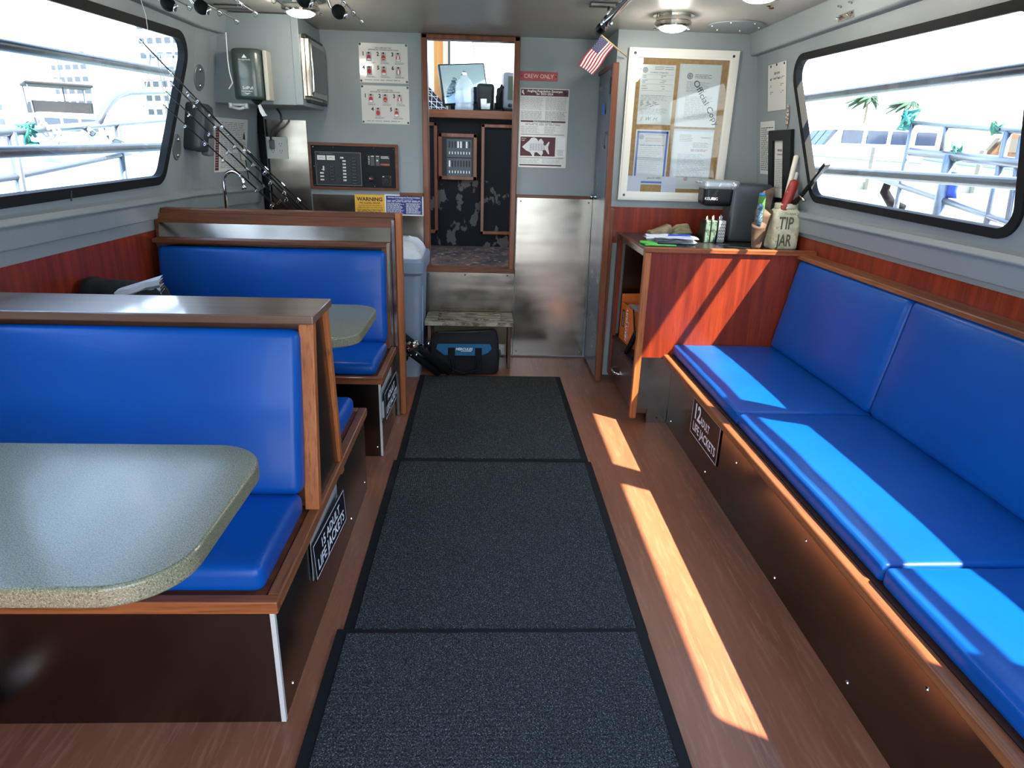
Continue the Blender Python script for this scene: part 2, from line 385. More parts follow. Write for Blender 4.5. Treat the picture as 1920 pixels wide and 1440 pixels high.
# ------------------------------------------------------------------ the wheelhouse seen through the opening
WORN = mat('worn_black_paint', (11, 12, 15), .65, spec=.2, var=(((9, 9, 6), (78, 72, 67), .575, .59, 9.0)), bump=((60, 60, 60), .1, .001))
WORNF = mat('worn_brown_step', (86, 58, 44), .5, var=(((9, 9, 9), (46, 36, 32), .42, .56, 6.0), ((22, 22, 22), (134, 118, 104), .6, .64, 5.0)))
g = G(); g.box((-1.3, 4.78, .60), (1.3, 5.86, .648)); g.build('floor_wheelhouse', WORNF, kind=ST)
g = G(); g.box((-1.3, 5.80, .648), (1.3, 5.86, 1.197), 0); g.box((-1.3, 5.80, 1.197), (1.3, 5.86, 1.70), 1); cons = g.build('wall_console', [WORN, mat('black_console_paint', (11, 12, 15), .65, spec=.2)], kind=ST)
g = G(); g.box((-1.35, 4.76, .6), (-1.3, 6.7, 1.2)); g.box((1.3, 4.76, .6), (1.35, 6.7, 1.2)); g.box((-1.3, 6.62, .6), (1.3, 6.68, 1.85)); g.build('wall_wheelhouse', BLKM, kind=ST)
g = G(); g.box((-1.3, 5.74, 1.672), (1.3, 5.80, 1.735)); g.build('trim_12', TKX, kind=ST, bevel=.005)
g = G(); g.box((-1.3, 5.80, 1.71), (1.3, 6.66, 1.738)); g.build('trim_13', BLKM, kind=ST)
def ringframe(x0, x1, z0, z1, w, y, d, name, m, sides='LRTB', **k):
    g = G()
    if 'L' in sides: g.box((x0, y - d, z0), (x0 + w, y, z1))
    if 'R' in sides: g.box((x1 - w, y - d, z0), (x1, y, z1))
    if 'T' in sides: g.box((x0, y - d, z1 - w), (x1, y, z1))
    if 'B' in sides: g.box((x0, y - d, z0), (x1, y, z0 + w))
    return g.build(name, m, bevel=.003, **k)
ringframe(-.044, .62, .755, 1.636, .026, 5.80, .022, 'trim_14', TKZ, kind=ST)
ringframe(-1.1, -.405, .755, 1.636, .026, 5.80, .022, 'trim_15', TKZ, kind=ST)
# windscreen posts
WCR = mat('cream_paint', (226, 220, 206), .5)
g = G(); g.box((-.56, 6.56, 1.70), (-.40, 6.62, 2.7)); g.build('trim_16', WCR, kind=ST)
g = G(); g.box((-.48, 6.535, 1.70), (-.402, 6.56, 2.7)); g.lathe([(.006, 0), (0, .003)], 8, 0, frame((-.445, 6.535, 2.25), (1, 0, 0), (0, 0, 1))); g.build('trim_17', mat('amber_wood', (196, 136, 66), .45, var=((20, 20, 1.5), (170, 108, 50), .4, .65)), kind=ST)
g = G(); g.box((-.40, 6.575, 1.70), (-.357, 6.60, 2.7)); g.build('trim_18', WCR, kind=ST)
g = G(); g.box((-.357, 6.57, 1.70), (-.335, 6.60, 2.7)); g.box((1.0, 6.57, 1.7), (1.03, 6.60, 2.7)); g.box((-1.3, 6.57, 1.7), (-1.27, 6.6, 2.7)); g.build('window_5', DKG, kind=ST)
g = G(); g.box((-1.35, 4.0, 2.70), (1.35, 6.9, 2.76)); g.build('ceiling_wheelhouse', WCR, kind=ST)  # unseen ceiling, extended aft past the wheelhouse to block sun on its floor
g = G(); g.tube([(-.155, 6.60, 2.69), (-.145, 6.60, 2.37), (-.10, 6.60, 2.15)], .004, 6); g.build('trim_19', DKG, kind=ST)

# ------------------------------------------------------------------ head door (open leaf along the passage)
HD = mat('grey_metal_laminate', (122, 132, 142), .25, .6, var=((2, 2, 2), (110, 120, 130), .35, .7), rvar=((4, 4, 4), .35))
g = G(); g.loft([[(.745, 4.19, .02), (.758, 4.19, .02), (.758, 4.69, .02), (.745, 4.69, .02)], [(.722, 4.19, 1.925), (.735, 4.19, 1.925), (.742, 4.69, 1.925), (.729, 4.69, 1.925)]]); dr = g.build('door_1', HD, kind=ST, loc=(.748, 4.44, .02))
g = G(); g.loft([[(.745, 4.150, 0), (.786, 4.150, 0), (.786, 4.192, 0), (.745, 4.192, 0)], [(.716, 4.150, 1.935), (.752, 4.150, 1.935), (.752, 4.192, 1.935), (.716, 4.192, 1.935)]]); g.box((.718, 4.192, 1.912), (.742, 4.70, 1.935)); g.box((.765, 4.20, .0), (.80, 4.30, 1.12)); g.build('edge_post', TKZ, parent=dr, bevel=.004)
g = G(); Md = frame((.733, 4.56, 1.165), (0, -1, 0), (0, 0, 1))
g.lathe([(.018, 0), (.018, .003), (.007, .005), (.007, .018), (.014, .024), (.016, .032), (.011, .038), (0, .039)], 16, 0, Md); g.build('door_knob', CHROME, parent=dr, smooth=True)
g = G(); g.quad(-.06, -.03, .06, .03, .001, 0, frame((.7235, 4.43, 1.70), (0, -1, 0), (0, 0, 1))); g.build('tape_strip', mat('blue_tape', (44, 104, 178), .6), parent=dr)
g = G(); g.box((.712, 4.235, 1.55), (.728, 4.265, 1.565)); g.tube([(.716, 4.25, 1.56), (.710, 4.25, 1.53), (.712, 4.245, 1.49), (.716, 4.24, 1.47), (.710, 4.235, 1.485)], .0035, 8); g.box((.716, 4.2, 1.77), (.724, 4.215, 1.86)); g.build('hook_latch', GUNM, parent=dr)

# ================================================================== floor mats
def mat_runner():
    m = mat('charcoal_carpet', (60, 61, 60), .95, spec=.1, var=(((230, 230, 230), (28, 30, 31), .42, .60, 4.0), ((300, 300, 300), (132, 136, 132), .56, .72, 3.0)))
    t = m.node_tree; b = t.nodes['Principled BSDF']; tcn = t.nodes.new('ShaderNodeTexCoord'); prev = None
    for d_, sc in (('X', 34.0), ('Y', 22.0)):
        w = t.nodes.new('ShaderNodeTexWave'); w.wave_type = 'BANDS'; w.bands_direction = d_; w.inputs['Scale'].default_value = sc; w.inputs['Distortion'].default_value = .4
        t.links.new(tcn.outputs['Object'], w.inputs['Vector']); bp = t.nodes.new('ShaderNodeBump'); bp.inputs['Strength'].default_value = .3; bp.inputs['Distance'].default_value = .003
        t.links.new(w.outputs['Fac'], bp.inputs['Height'])
        if prev: t.links.new(prev, bp.inputs['Normal'])
        prev = bp.outputs[0]
    t.links.new(prev, b.inputs['Normal']); return m
MATF = mat_runner()
def floor_mat(x0, x1, y0, y1, z, label, tw=0.0):
    root = thing('floor_mat', ((x0 + x1) / 2, (y0 + y1) / 2, z), label, 'mat', 'charcoal floor mats laid end to end')
    g = G(); g.box((x0, y0, z), (x1, y1, z + .004)); g.build('rubber_border', RUB, parent=root, bevel=.002)
    g = G(); g.box((x0 + .034, y0 + .022, z + .003), (x1 - .034, y1 - .022, z + .009)); g.build('carpet_pile', MATF, parent=root, bevel=.003)
    root.rotation_euler = (0, 0, tw)
floor_mat(-.445, .535, .02, 1.72, .0095, 'nearest charcoal ribbed floor mat lapping over the middle mat', .003)
floor_mat(-.43, .538, 1.70, 2.935, .001, 'middle charcoal ribbed floor mat between the two benches', 0.0)
floor_mat(-.42, .522, 2.937, 4.225, .001, 'farthest charcoal ribbed floor mat in front of the step stool', .006)

# ================================================================== booths on the left
def booth_seat_cushion(root, x0, x1, y0, y1, z, name='seat_cushion', h=.078):
    g = G(); g.rbox((x0, y0, z), (x1, y1, z + h), .026, puff=.010, wr=.002); return g.build(name, BLUE, parent=root, smooth=True)
def back_cushion(root, x0, x1, yb, zb, yt, zt, th, sgn=-1, name='back_cushion'):
    """cushion whose visible face runs from (yb,zb) to (yt,zt); local z faces the sitter"""
    up = Vector((0, yt - yb, zt - zb)); L = up.length; Mx = frame((0, yb, zb), (1, 0, 0) if sgn < 0 else (-1, 0, 0), up)
    g = G(); a, b = (x0, x1) if sgn < 0 else (-x1, -x0)
    g.rbox((a, 0, -th), (b, L, 0), .028, 0, Mx, puff=.009, wr=.002); return g.build(name, BLUE, parent=root, smooth=True)
def frame_strip(g, x0, x1, y0, y1, z0, z1, w, mi=0, sides='FBLR'):
    if 'F' in sides: g.box((x0, y0, z0), (x1, y0 + w, z1), mi)
    if 'B' in sides: g.box((x0, y1 - w, z0), (x1, y1, z1), mi)
    if 'L' in sides: g.box((x0, y0 + w, z0), (x0 + w, y1 - w, z1), mi)
    if 'R' in sides: g.box((x1 - w, y0 + w, z0), (x1, y1 - w, z1), mi)
BEAD = mat('pale_edge_strip', (196, 190, 180), .4)
b1 = thing('booth_bench', (-1.1, 2.0, 0), 'near back-to-back booth bench with blue cushions and brown cap rail', 'bench')
g = G(); g.box((-1.695, 1.375, 0), (-.512, 2.655, .35)); g.build('steel_base', STEELD, parent=b1)
g = G(); g.box((-.520, 1.371, .004), (-.508, 1.383, .35)); g.build('corner_bead', BEAD, parent=b1)
for y, z in ((1.46, .05), (2.30, .06), (2.60, .06)): g = G(); g.lathe([(.005, 0), (.004, .003), (0, .004)], 8, 0, frame((-.512, y, z), (0, 1, 0), (0, 0, 1))); g.build('screw', CHROME, parent=b1)
g = G(); g.box((-1.695, 1.368, .35), (-.498, 1.40, .386)); g.build('seat_trim', TKF, parent=b1, bevel=.004)
g = G(); g.box((-.532, 1.40, .35), (-.498, 2.665, .386)); g.box((-1.695, 2.632, .35), (-.532, 2.665, .386)); g.build('side_trim', TKY, parent=b1, bevel=.004)
g = G(); g.box((-1.69, 1.402, .36), (-.535, 2.63, .380)); g.build('seat_board', TKX, parent=b1)
booth_seat_cushion(b1, -1.69, -.540, 1.405, 1.80, .381)
booth_seat_cushion(b1, -1.69, -.540, 2.17, 2.615, .381)
back_cushion(b1, -1.69, -.536, 1.755, .462, 1.868, .944, .075)
back_cushion(b1, -1.69, -.536, 2.235, .462, 2.120, .944, .060, 1)
# wedge-shaped core and end panel
def wedge(x0, x1, yb0, yb1, zb, yt0, yt1, zt, g, mi=0):
    g.loft([[(x0, yb0, zb), (x0, yb1, zb), (x0, yt1, zt), (x0, yt0, zt)], [(x1, yb0, zb), (x1, yb1, zb), (x1, yt1, zt), (x1, yt0, zt)]], mi)
g = G(); wedge(-1.69, -.530, 1.835, 2.165, .386, 1.945, 2.055, .955, g); g.build('back_core', TKX, parent=b1)
g = G(); wedge(-.530, -.512, 1.835, 2.165, .352, 1.94, 2.06, .955, g); g.build('end_panel', STEELD, parent=b1)
g = G(); g.loft([[(-.542, 1.808, .386), (-.498, 1.808, .386), (-.498, 1.842, .386), (-.542, 1.842, .386)], [(-.542, 1.895, .957), (-.498, 1.895, .957), (-.498, 1.930, .957), (-.542, 1.930, .957)]])
g.build('end_post', TKO, parent=b1, bevel=.004)
g = G(); g.loft([[(-.530, 2.150, .33), (-.500, 2.150, .33), (-.500, 2.185, .33), (-.530, 2.185, .33)], [(-.530, 2.068, .957), (-.500, 2.068, .957), (-.500, 2.103, .957), (-.530, 2.103, .957)]])
g.build('end_post', TKO, parent=b1, bevel=.004)
g = G(); g.box((-1.698, 1.875, .955), (-.492, 2.115, .981)); g.build('cap_rail', mat('grey_brown_varnished_rail', (112, 84, 66), .34, coat=.6, var=((1.2, 26, 26), (88, 64, 50), .35, .65)), parent=b1, bevel=.004, seg=3)

b2 = thing('booth_bench', (-1.1, 3.3, 0), 'far booth bench with blue cushions against the steel-topped partition', 'bench')
g = G(); g.box((-1.695, 2.985, 0), (-.492, 3.50, .378)); g.build('steel_base', STEELD, parent=b2)
g = G(); g.box((-.498, 2.980, .004), (-.488, 2.992, .378)); g.build('corner_bead', BEAD, parent=b2)
for x, z in ((-.60, .10), (-.515, .05)): g = G(); g.lathe([(.005, 0), (.004, .003), (0, .004)], 8, 0, frame((x, 2.985, z), (1, 0, 0), (0, 0, 1))); g.build('screw', CHROME, parent=b2)
g = G(); g.box((-1.695, 2.975, .378), (-.478, 3.008, .413)); g.build('seat_trim', TKF, parent=b2, bevel=.004)
g = G(); g.box((-.508, 3.008, .378), (-.478, 3.50, .413)); g.build('side_trim', TKY, parent=b2, bevel=.004)
g = G(); g.box((-1.69, 3.01, .38), (-.51, 3.50, .406)); g.build('seat_board', TKX, parent=b2)
booth_seat_cushion(b2, -1.69, -.513, 3.012, 3.42, .407, h=.062)
back_cushion(b2, -1.66, -.512, 3.375, .466, 3.435, .942, .07)
g = G(); g.loft([[(-1.67, 3.508, .977), (-.492, 3.508, .977), (-.492, 3.5365, 1.093), (-1.67, 3.5365, 1.093)], [(-1.67, 3.54, .977), (-.492, 3.54, .977), (-.492, 3.545, 1.093), (-1.67, 3.545, 1.093)]]); g.box((-1.69, 3.508, .40), (-.53, 3.53, .976)); g.build('back_board', STEEL, parent=b2)
g = G(); g.box((-.53, 3.505, .0), (-.492, 3.54, .975)); g.box((-.488, 3.512, .0), (-.470, 3.56, 1.09)); g.build('steel_edge', STEEL, parent=b2, bevel=.002)
g = G(); g.box((-.535, 3.46, .413), (-.507, 3.505, .955)); g.build('inner_post', TKZ, parent=b2, bevel=.003)
g = G(); g.box((-.470, 3.535, .0), (-.438, 3.60, 1.118)); g.build('end_post', TKO, parent=b2, bevel=.004)
g = G(); g.box((-1.66, 3.535, 1.092), (-.470, 3.60, 1.118)); g.build('top_rail', TKX, parent=b2, bevel=.005)
g = G(); g.box((-1.69, 3.525, .40), (-.475, 3.57, 1.095)); g.build('partition_core', TKX, parent=b2)
g = G(); g.box((-1.675, 3.435, .955), (-.505, 3.508, .977)); g.build('ledge_rail', TKX, parent=b2, bevel=.004)

# dinette tables
def table_outline(y0, y1, x0, x1, r): return rpoly([(x0, y0), (x1, y0), (x1, y1), (x0, y1)], [.02, r, r, .02], 12)
def dinette(y0, y1, x1, r, label):
    root = thing('dinette_table', (-1.1, (y0 + y1) / 2, 0), label, 'table', 'speckled dinette tables on pedestals')
    g = G(); g.prism(table_outline(y0, y1, -1.692, x1, r), .708, .75); g.build('tabletop', TABLE, parent=root, bevel=.007, seg=3)
    g = G(); g.lathe([(.16, 0), (.16, .008), (.06, .022), (.038, .03), (.038, .66), (.09, .68), (.16, .695), (.16, .708)], 28, 0, Matrix.Translation((-1.42, (y0 + y1) / 2, .0)))
    g.build('pedestal', STEELD, parent=root, smooth=True)
dinette(.935, 1.500, -.514, .13, 'near dinette table with rounded corner, glossy speckled green-grey top')
dinette(2.46, 3.045, -.487, .12, 'far dinette table with rounded corner, holding the rolled dark jacket')
# rolled jacket on the far table
JK = mat('black_cloth', (22, 24, 24), .95, var=((14, 14, 14), (40, 42, 42), .5, .8), bump=(((60, 60, 60), .5, .004), ((9, 9, 9), .5, .012)))
jk = thing('rolled_jacket', (-1.58, 2.86, .752), 'black rolled-up jacket with white striped cuff on the far table', 'jacket')
g = G(); rg = []
for i in range(15):
    t = i / 14.0; x = -1.69 + .32 * t; r = .072 * (1 - .28 * t) * (1.0 if 0 < i < 14 else .55); yy = 2.83 + .05 * t
    rg.append([(x, yy + r * 1.25 * math.cos(a) + .006 * noise.noise(Vector((x * 30, a * 2, 0))), .7525 + r + r * math.sin(a) * (1 + .16 * noise.noise(Vector((x * 22, a * 1.5, 3)))) * (1 if math.sin(a) > -.6 else .98)) for a in [2 * PI * k / 20 for k in range(20)]])
g.loft(rg); g.build('roll', JK, parent=jk, smooth=True)
g = G(); g.rbox((-1.50, 2.83, .752), (-1.30, 3.02, .764), .005, wr=.003); g.rbox((-1.46, 2.78, .752), (-1.27, 2.96, .760), .003, wr=.003); g.build('flap', JK, parent=jk, smooth=True)
STR = mat('striped_cuff', (206, 208, 210), .8)
g = G()
for k in range(6):
    w_ = .011; g.loft([[(-1.53 + .025 * i, 2.768 - .0012 * k - .004 * math.sin(i * 1.3) + .014 * i, .775 + .0115 * k + .0075 * i + .004 * math.sin(i * 1.9)), (-1.53 + .025 * i, 2.764 - .0012 * k - .004 * math.sin(i * 1.3) + .014 * i, .775 + .0115 * k + .0115 + .0075 * i + .004 * math.sin(i * 1.9)), (-1.53 + .025 * i, 2.80 + .014 * i, .785 + .0115 * k + .0115 + .0075 * i)] for i in range(7)], mi=(1 if k in (1, 3) else 0), closed=False, cap=False)
g.build('striped_cuff', [STR, mat('grey_stripe', (110, 114, 116), .8)], parent=jk)
g = G(); g.tube([(-1.668, 2.775, .80), (-1.674, 2.772, .785), (-1.664, 2.770, .772), (-1.652, 2.768, .768)], .002, 6); g.build('drawstring', WHITE, parent=jk)

# ================================================================== long bench on the right
bn = thing('long_bench', (1.4, 1.6, 0), 'long settee along the right wall with blue vinyl cushions', 'bench')
g = G(); g.box((1.045, -.5, 0), (1.742, 3.448, .378)); g.build('steel_base', STEELD, parent=bn)
for y, z in [(3.30, .33), (2.42, .26), (3.36, .05), (2.75, .05), (1.95, .04), (1.80, .29), (1.45, .05), (1.00, .05), (.98, .25), (1.18, .29)]: g = G(); g.lathe([(.006, 0), (.005, .003), (0, .004)], 8, 0, frame((1.045, y, z), (0, -1, 0), (0, 0, 1))); g.build('screw', CHROME, parent=bn)
g = G(); g.box((.985, -.5, .378), (1.026, 3.448, .412)); g.build('seat_trim', TKY, parent=bn, bevel=.009, seg=4)
g = G(); g.box((1.026, -.5, .378), (1.742, 3.448, .410)); g.build('seat_board', mat('dark_stained_board', (58, 34, 24), .5), parent=bn)
for i, (y0, y1) in enumerate(((2.452, 3.446), (1.412, 2.448), (.372, 1.408), (-.5, .368))):
    g = G(); g.rbox((1.034, y0, .412), (1.60, y1, .470), .018, puff=.010, wr=.003, div=10); g.build('seat_cushion', BLUE, parent=bn, smooth=True)
up = Vector((.085, 0, .485))
for i, (y0, y1) in enumerate(((2.462, 3.446), (1.30, 2.457), (.14, 1.296), (-.5, .136))):
    Mx = frame((1.565, 0, .466), (0, -1, 0), up); g = G(); g.rbox((-y1, 0, -.085), (-y0, up.length, 0), .030, 0, Mx, puff=.010, wr=.003, div=10)
    g.build('back_cushion', BLUE, parent=bn, smooth=True)
g = G(); g.box((1.645, -.5, .945), (1.744, 3.46, .968)); g.build('back_ledge', TKY, parent=bn, bevel=.005)
g = G(); g.box((1.70, -.5, .39), (1.742, 3.446, .945)); g.build('back_board', CHY, parent=bn)
# ================================================================== storage cabinet beside the bench
cab = thing('storage_cabinet', (1.3, 3.9, 0), 'cherry-faced storage cabinet with drawer and open shelf at the end of the settee', 'cabinet')
g = G(); g.box((.868, 3.452, .39), (1.742, 3.474, .962)); g.build('side_panel', CHZ, parent=cab)
g = G(); g.box((.868, 3.450, .085), (1.045, 3.470, .39)); g.box((.93, 3.455, 0), (1.045, 3.475, .085))
for x, z in ((.99, .03), (1.03, .03)): g.lathe([(.005, 0), (0, .004)], 8, 0, frame((x, 3.45, z), (1, 0, 0), (0, 0, 1)))
g.build('kick_plate', STEEL, parent=cab)
g = G(); g.box((.832, 3.444, .03), (.868, 3.480, .962)); g.build('corner_trim', TKO, parent=cab, bevel=.004)
g = G(); g.box((.832, 3.440, .962), (1.744, 3.482, .988)); g.build('top_trim', TKF, parent=cab, bevel=.005)
g = G(); g.box((.868, 3.482, .948), (1.73, 4.284, .968)); g.build('countertop', mat('black_counter', (30, 33, 35), .3), parent=cab)
g = G(); g.box((.832, 3.482, .938), (.868, 4.284, .972)); g.build('counter_edge', STEEL, parent=cab, bevel=.003)
g = G(); g.box((1.68, 3.475, .0), (1.72, 4.284, .948)); g.box((.90, 4.262, .30), (1.68, 4.284, .948)); g.build('liner', STEEL, parent=cab)
g = G(); g.box((.846, 4.215, .03), (.872, 4.284, .94)); g.build('rear_post', CHZ, parent=cab)
g = G(); g.box((.85, 3.48, .285), (1.68, 4.262, .305)); g.build('shelf', mat('scuffed_brown_shelf', (84, 58, 42), .6, var=((12, 2, 12), (58, 38, 30), .4, .6)), parent=cab)
g = G(); g.box((.856, 3.486, .045), (1.6, 4.212, .278)); dw = g.build('drawer', mat('bronze_laminate_front', (104, 76, 62), .32, .35, var=((4, 4, 4), (84, 60, 50), .4, .65)), parent=cab, bevel=.002)
g = G(); g.tube([(.855, 4.02, .145), (.832, 4.02, .142), (.822, 4.00, .142), (.820, 3.95, .142), (.826, 3.90, .144), (.84, 3.885, .145), (.855, 3.885, .145)], [.011, .009, .010, .012, .010, .009, .011], 10); g.lathe([(.020, 0), (.018, .004), (.011, .008)], 12, 0, frame((.856, 3.885, .145), (0, -1, 0), (0, 0, 1)))
g.build('pull_handle', CHROME, parent=dw, smooth=True)

# bag box on the shelf
ORG = mat('orange_carton', (222, 108, 30), .5)
bx = thing('carton', (.93, 3.9, .306), 'open orange cardboard carton of bags on the cabinet shelf', 'box')
g = G(); g.M = Matrix.Translation((.885, 4.17, .306)) @ Matrix.Rotation(0.08, 4, 'Z')
g.box((0, -.30, 0), (.004, 0, .24)); g.box((0, -.30, 0), (.20, -.296, .24)); g.box((.196, -.30, 0), (.20, 0, .24)); g.box((0, -.004, 0), (.2, 0, .24)); g.box((0, -.3, 0), (.2, 0, .004)); g.box((.0, -.004, .238), (.2, .0, .29)); g.build('carton_wall', ORG, parent=bx)
g = G(); g.M = Matrix.Translation((.885, 4.17, .306)) @ Matrix.Rotation(0.08, 4, 'Z') @ frame((-.0008, 0, 0), (0, -1, 0), (0, 0, 1))
Tz = Matrix.Rotation(PI / 2, 4, 'Z')
g.text('HEAVY DUTY', .052, .018, -.165, .0004, 0, Tz, bold=.02, w=.205); g.text('COMPACTOR BAGS', .02, .018, -.195, .0004, 0, Tz, w=.13)
g.quad(.045, .09, .090, .20, .0002, 1); g.text('KIRKLAND', .024, .098, -.078, .0006, 0, Tz, bold=.02, w=.09)
g.build('lettering', [WHI, INK], parent=bx)
g = G(); g.M = Matrix.Translation((.885, 4.17, .306)) @ Matrix.Rotation(0.08, 4, 'Z'); g.rbox((.02, -.28, .10), (.18, -.03, .225), .03, wr=.02); g.build('bag_bundle', mat('white_bags', (190, 190, 184), .5, bump=((30, 30, 30), .6, .01)), parent=bx, smooth=True)
g = G(); g.tube([(.86, 3.80, .312), (.87, 3.72, .40), (.875, 3.68, .47)], [.016, .018, .012], 10); g.tube([(.875, 3.68, .47), (.90, 3.60, .44)], .012, 8); g.tube([(.875, 3.69, .45), (.895, 3.86, .56)], .005, 8); g.box((.865, 3.66, .3055), (.905, 3.82, .330)); g.build('clamp_tool', BLK, label='black hand tool lying against the orange carton', cat='tool', bevel=.003)

# ================================================================== things on the counter
ct = .9685
cm = thing('coffee_maker', (1.52, 4.02, ct), 'grey single-serve coffee machine with overhanging brew head on the counter', 'coffee maker')
cmM = Matrix.Translation((1.49, 4.02, ct)) @ Matrix.Rotation(-.10, 4, 'Z')
g = G(); g.M = cmM; g.rbox((-.055, -.10, .0), (.17, .10, .33), .02); g.build('body', DKG, parent=cm, smooth=True)
g = G(); g.M = cmM; g.rbox((-.055, -.10, .0), (-.052, -.09, .02), .001); g.rbox((-.20, -.10, .0), (-.05, .10, .035), .012); g.build('drip_tray', BLK, parent=cm, smooth=True)
g = G(); g.M = cmM; g.rbox((-.215, -.095, .20), (-.04, .095, .325), .028); g.build('brew_head', BLK, parent=cm, smooth=True)
g = G(); g.M = cmM; g.rbox((-.222, -.100, .292), (-.015, .100, .345), .020); g.lathe([(.022, 0), (.022, .004), (0, .005)], 20, 0, frame((-.045, -.1, .318), (1, 0, 0), (0, 0, 1))); g.rbox((-.25, -.03, .325), (-.20, .03, .337), .005); g.build('silver_lid', mat('silver_plastic', (172, 176, 178), .3, .5), parent=cm, smooth=True)
g = G(); g.M = cmM @ frame((-.215, -.0955, 0), (1, 0, 0), (0, 0, 1)); g.text('KEURIG', .022, .006, .235, .001, 0, bold=.01); g.build('lettering', WHI, parent=cm)
g = G(); g.M = cmM; g.rbox((.172, -.06, 0), (.205, .05, .30), .012); g.build('water_tank', CLEAR, parent=cm, smooth=True)

LEA = mat('worn_leather', (104, 82, 60), .75, var=((18, 18, 18), (66, 48, 34), .4, .65), bump=((40, 40, 40), .3, .004))
def holster(x, y, h, r, rz, lab, tilt=0.0):
    root = thing('plier_holster', (x, y, ct), lab, 'tool holster')
    g = G(); rings = []
    for i, (k, zz) in enumerate(((.55, 0), (.8, .02), (.95, h * .5), (1.12, h * .85), (1.2, h))):
        rings.append([(x + tilt * zz + r * k * math.cos(a) * 1.15, y + r * k * .55 * math.sin(a), ct + zz + (.5 * r * math.sin(a) if i == 4 else 0)) for a in [2 * PI * j / 16 for j in range(16)]])
    g.loft(rings, cap=True); g.build('leather_sheath', LEA, parent=root, smooth=True); return root
h1 = holster(1.475, 3.60, .135, .030, 0, 'small brown leather sheath holding blue-wrapped pliers beside the jar')
GRN = mat('green_cord_wrap', (66, 116, 52), .7, bump=((10, 10, 420), .8, .004)); BLW = mat('blue_grey_cord_wrap', (92, 124, 146), .7, var=((90, 90, 90), (40, 60, 80), .45, .6), bump=((10, 10, 420), .8, .004))
g = G(); g.tube([(1.472, 3.60, 1.08), (1.470, 3.60, 1.13), (1.466, 3.60, 1.20), (1.464, 3.60, 1.212)], [.012, .017, .016, .008], 12); g.build('blue_wrapped_handle', BLW, label='blue cord-wrapped plier handle standing in the small sheath', cat='pliers', smooth=True)
h2 = holster(1.515, 3.68, .20, .036, 0, 'tall brown leather sheath with raised back flap holding green-wrapped pliers', .05)
g = G(); g.loft([[(1.50, 3.715, ct + .1), (1.565, 3.72, ct + .1), (1.565, 3.726, ct + .1), (1.50, 3.721, ct + .1)], [(1.515, 3.72, ct + .30), (1.585, 3.72, ct + .33), (1.585, 3.726, ct + .33), (1.515, 3.726, ct + .30)]]); g.build('back_flap', LEA, parent=h2, bevel=.002)
g = G(); g.tube([(1.500, 3.665, 1.14), (1.497, 3.662, 1.19), (1.494, 3.66, 1.25), (1.492, 3.66, 1.262)], [.014, .019, .018, .009], 12, 0); g.lathe([(.017, 0), (.014, .012), (0, .014)], 12, 1, Matrix.Translation((1.492, 3.66, 1.252))); g.build('green_wrapped_handle', [GRN, mat('blue_tip', (40, 120, 190), .6)], label='green cord-wrapped plier handle with blue tip in the tall sheath', cat='pliers', smooth=True)

# tip jar
jr = thing('tip_jar', (1.652, 3.70, ct), 'taped clear tip jar marked TIP JAR on the counter corner', 'jar')
MASK = mat('aged_masking_tape', (198, 192, 158), .65, var=(((16, 16, 16), (226, 222, 196), .4, .6), ((30, 30, 30), (150, 146, 112), .6, .75)), bump=((25, 25, 25), .4, .005))
jM = Matrix.Translation((1.652, 3.70, ct))
g = G(); rr = []
for k, zz in ((.93, 0), (.98, .004), (1, .014), (1, .10), (1, .175), (.985, .188), (.93, .20), (.80, .209), (.72, .215), (.70, .222)): rr.append([(.076 * k * (1 if abs(math.cos(a)) < .92 else 1) * math.copysign(abs(math.cos(a)) ** .45, math.cos(a)), .07 * k * math.copysign(abs(math.sin(a)) ** .45, math.sin(a)), zz) for a in [2 * PI * j / 28 for j in range(28)]])
g.M = jM; g.loft(rr); g.build('jar_body', MASK, parent=jr, smooth=True)
g = G(); g.M = jM; g.lathe([(.056, .215), (.062, .218), (.062, .228), (.059, .232), (.062, .236), (.061, .243), (.055, .245), (.052, .243), (.052, .22)], 28); g.build('jar_neck', mat('cloudy_plastic', (206, 204, 178), .3), parent=jr, smooth=True)
g = G(); g.M = jM @ frame((0, -.0715, 0), (1, 0, 0), (0, 0, 1))
PENC = mat('faded_marker', (92, 96, 78), .7)
g.text('TIP', .092, -.058, .112, .0008, 0, bold=.02, w=.082); g.text('JAR', .088, -.054, .022, .0008, 0, bold=.02, w=.086); g.text('THANKS', .02, -.035, .186, .0008, 0)
g.build('lettering', PENC, parent=jr)
def stick(pts, r, m, name, lab, cat, n=10, sm=True): g = G(); g.tube(pts, r, n); return g.build(name, m, label=lab, cat=cat, smooth=sm)
stick([(1.628, 3.69, 1.15), (1.645, 3.70, 1.27), (1.668, 3.71, 1.455), (1.669, 3.71, 1.462)], [.011, .012, .014, .008], mat('ivory_plastic', (228, 224, 206), .4), 'marker_handle', 'long ivory handle sticking up highest out of the tip jar', 'handle')
stick([(1.655, 3.70, 1.15), (1.668, 3.705, 1.28), (1.684, 3.71, 1.37), (1.685, 3.71, 1.376)], [.009, .010, .012, .006], WHITE, 'short_handle', 'shorter white handle behind the red handle in the tip jar', 'handle')
g = G(); g.tube([(1.615, 3.665, 1.13), (1.625, 3.665, 1.19), (1.648, 3.668, 1.27), (1.664, 3.67, 1.325), (1.668, 3.67, 1.335)], [.014, .022, .027, .025, .014], 14); g.build('red_handle', mat('chipped_red_paint', (150, 44, 32), .4, var=((40, 40, 40), (206, 150, 130), .66, .7)), label='chipped red knife handle in the tip jar', cat='knife', smooth=True)
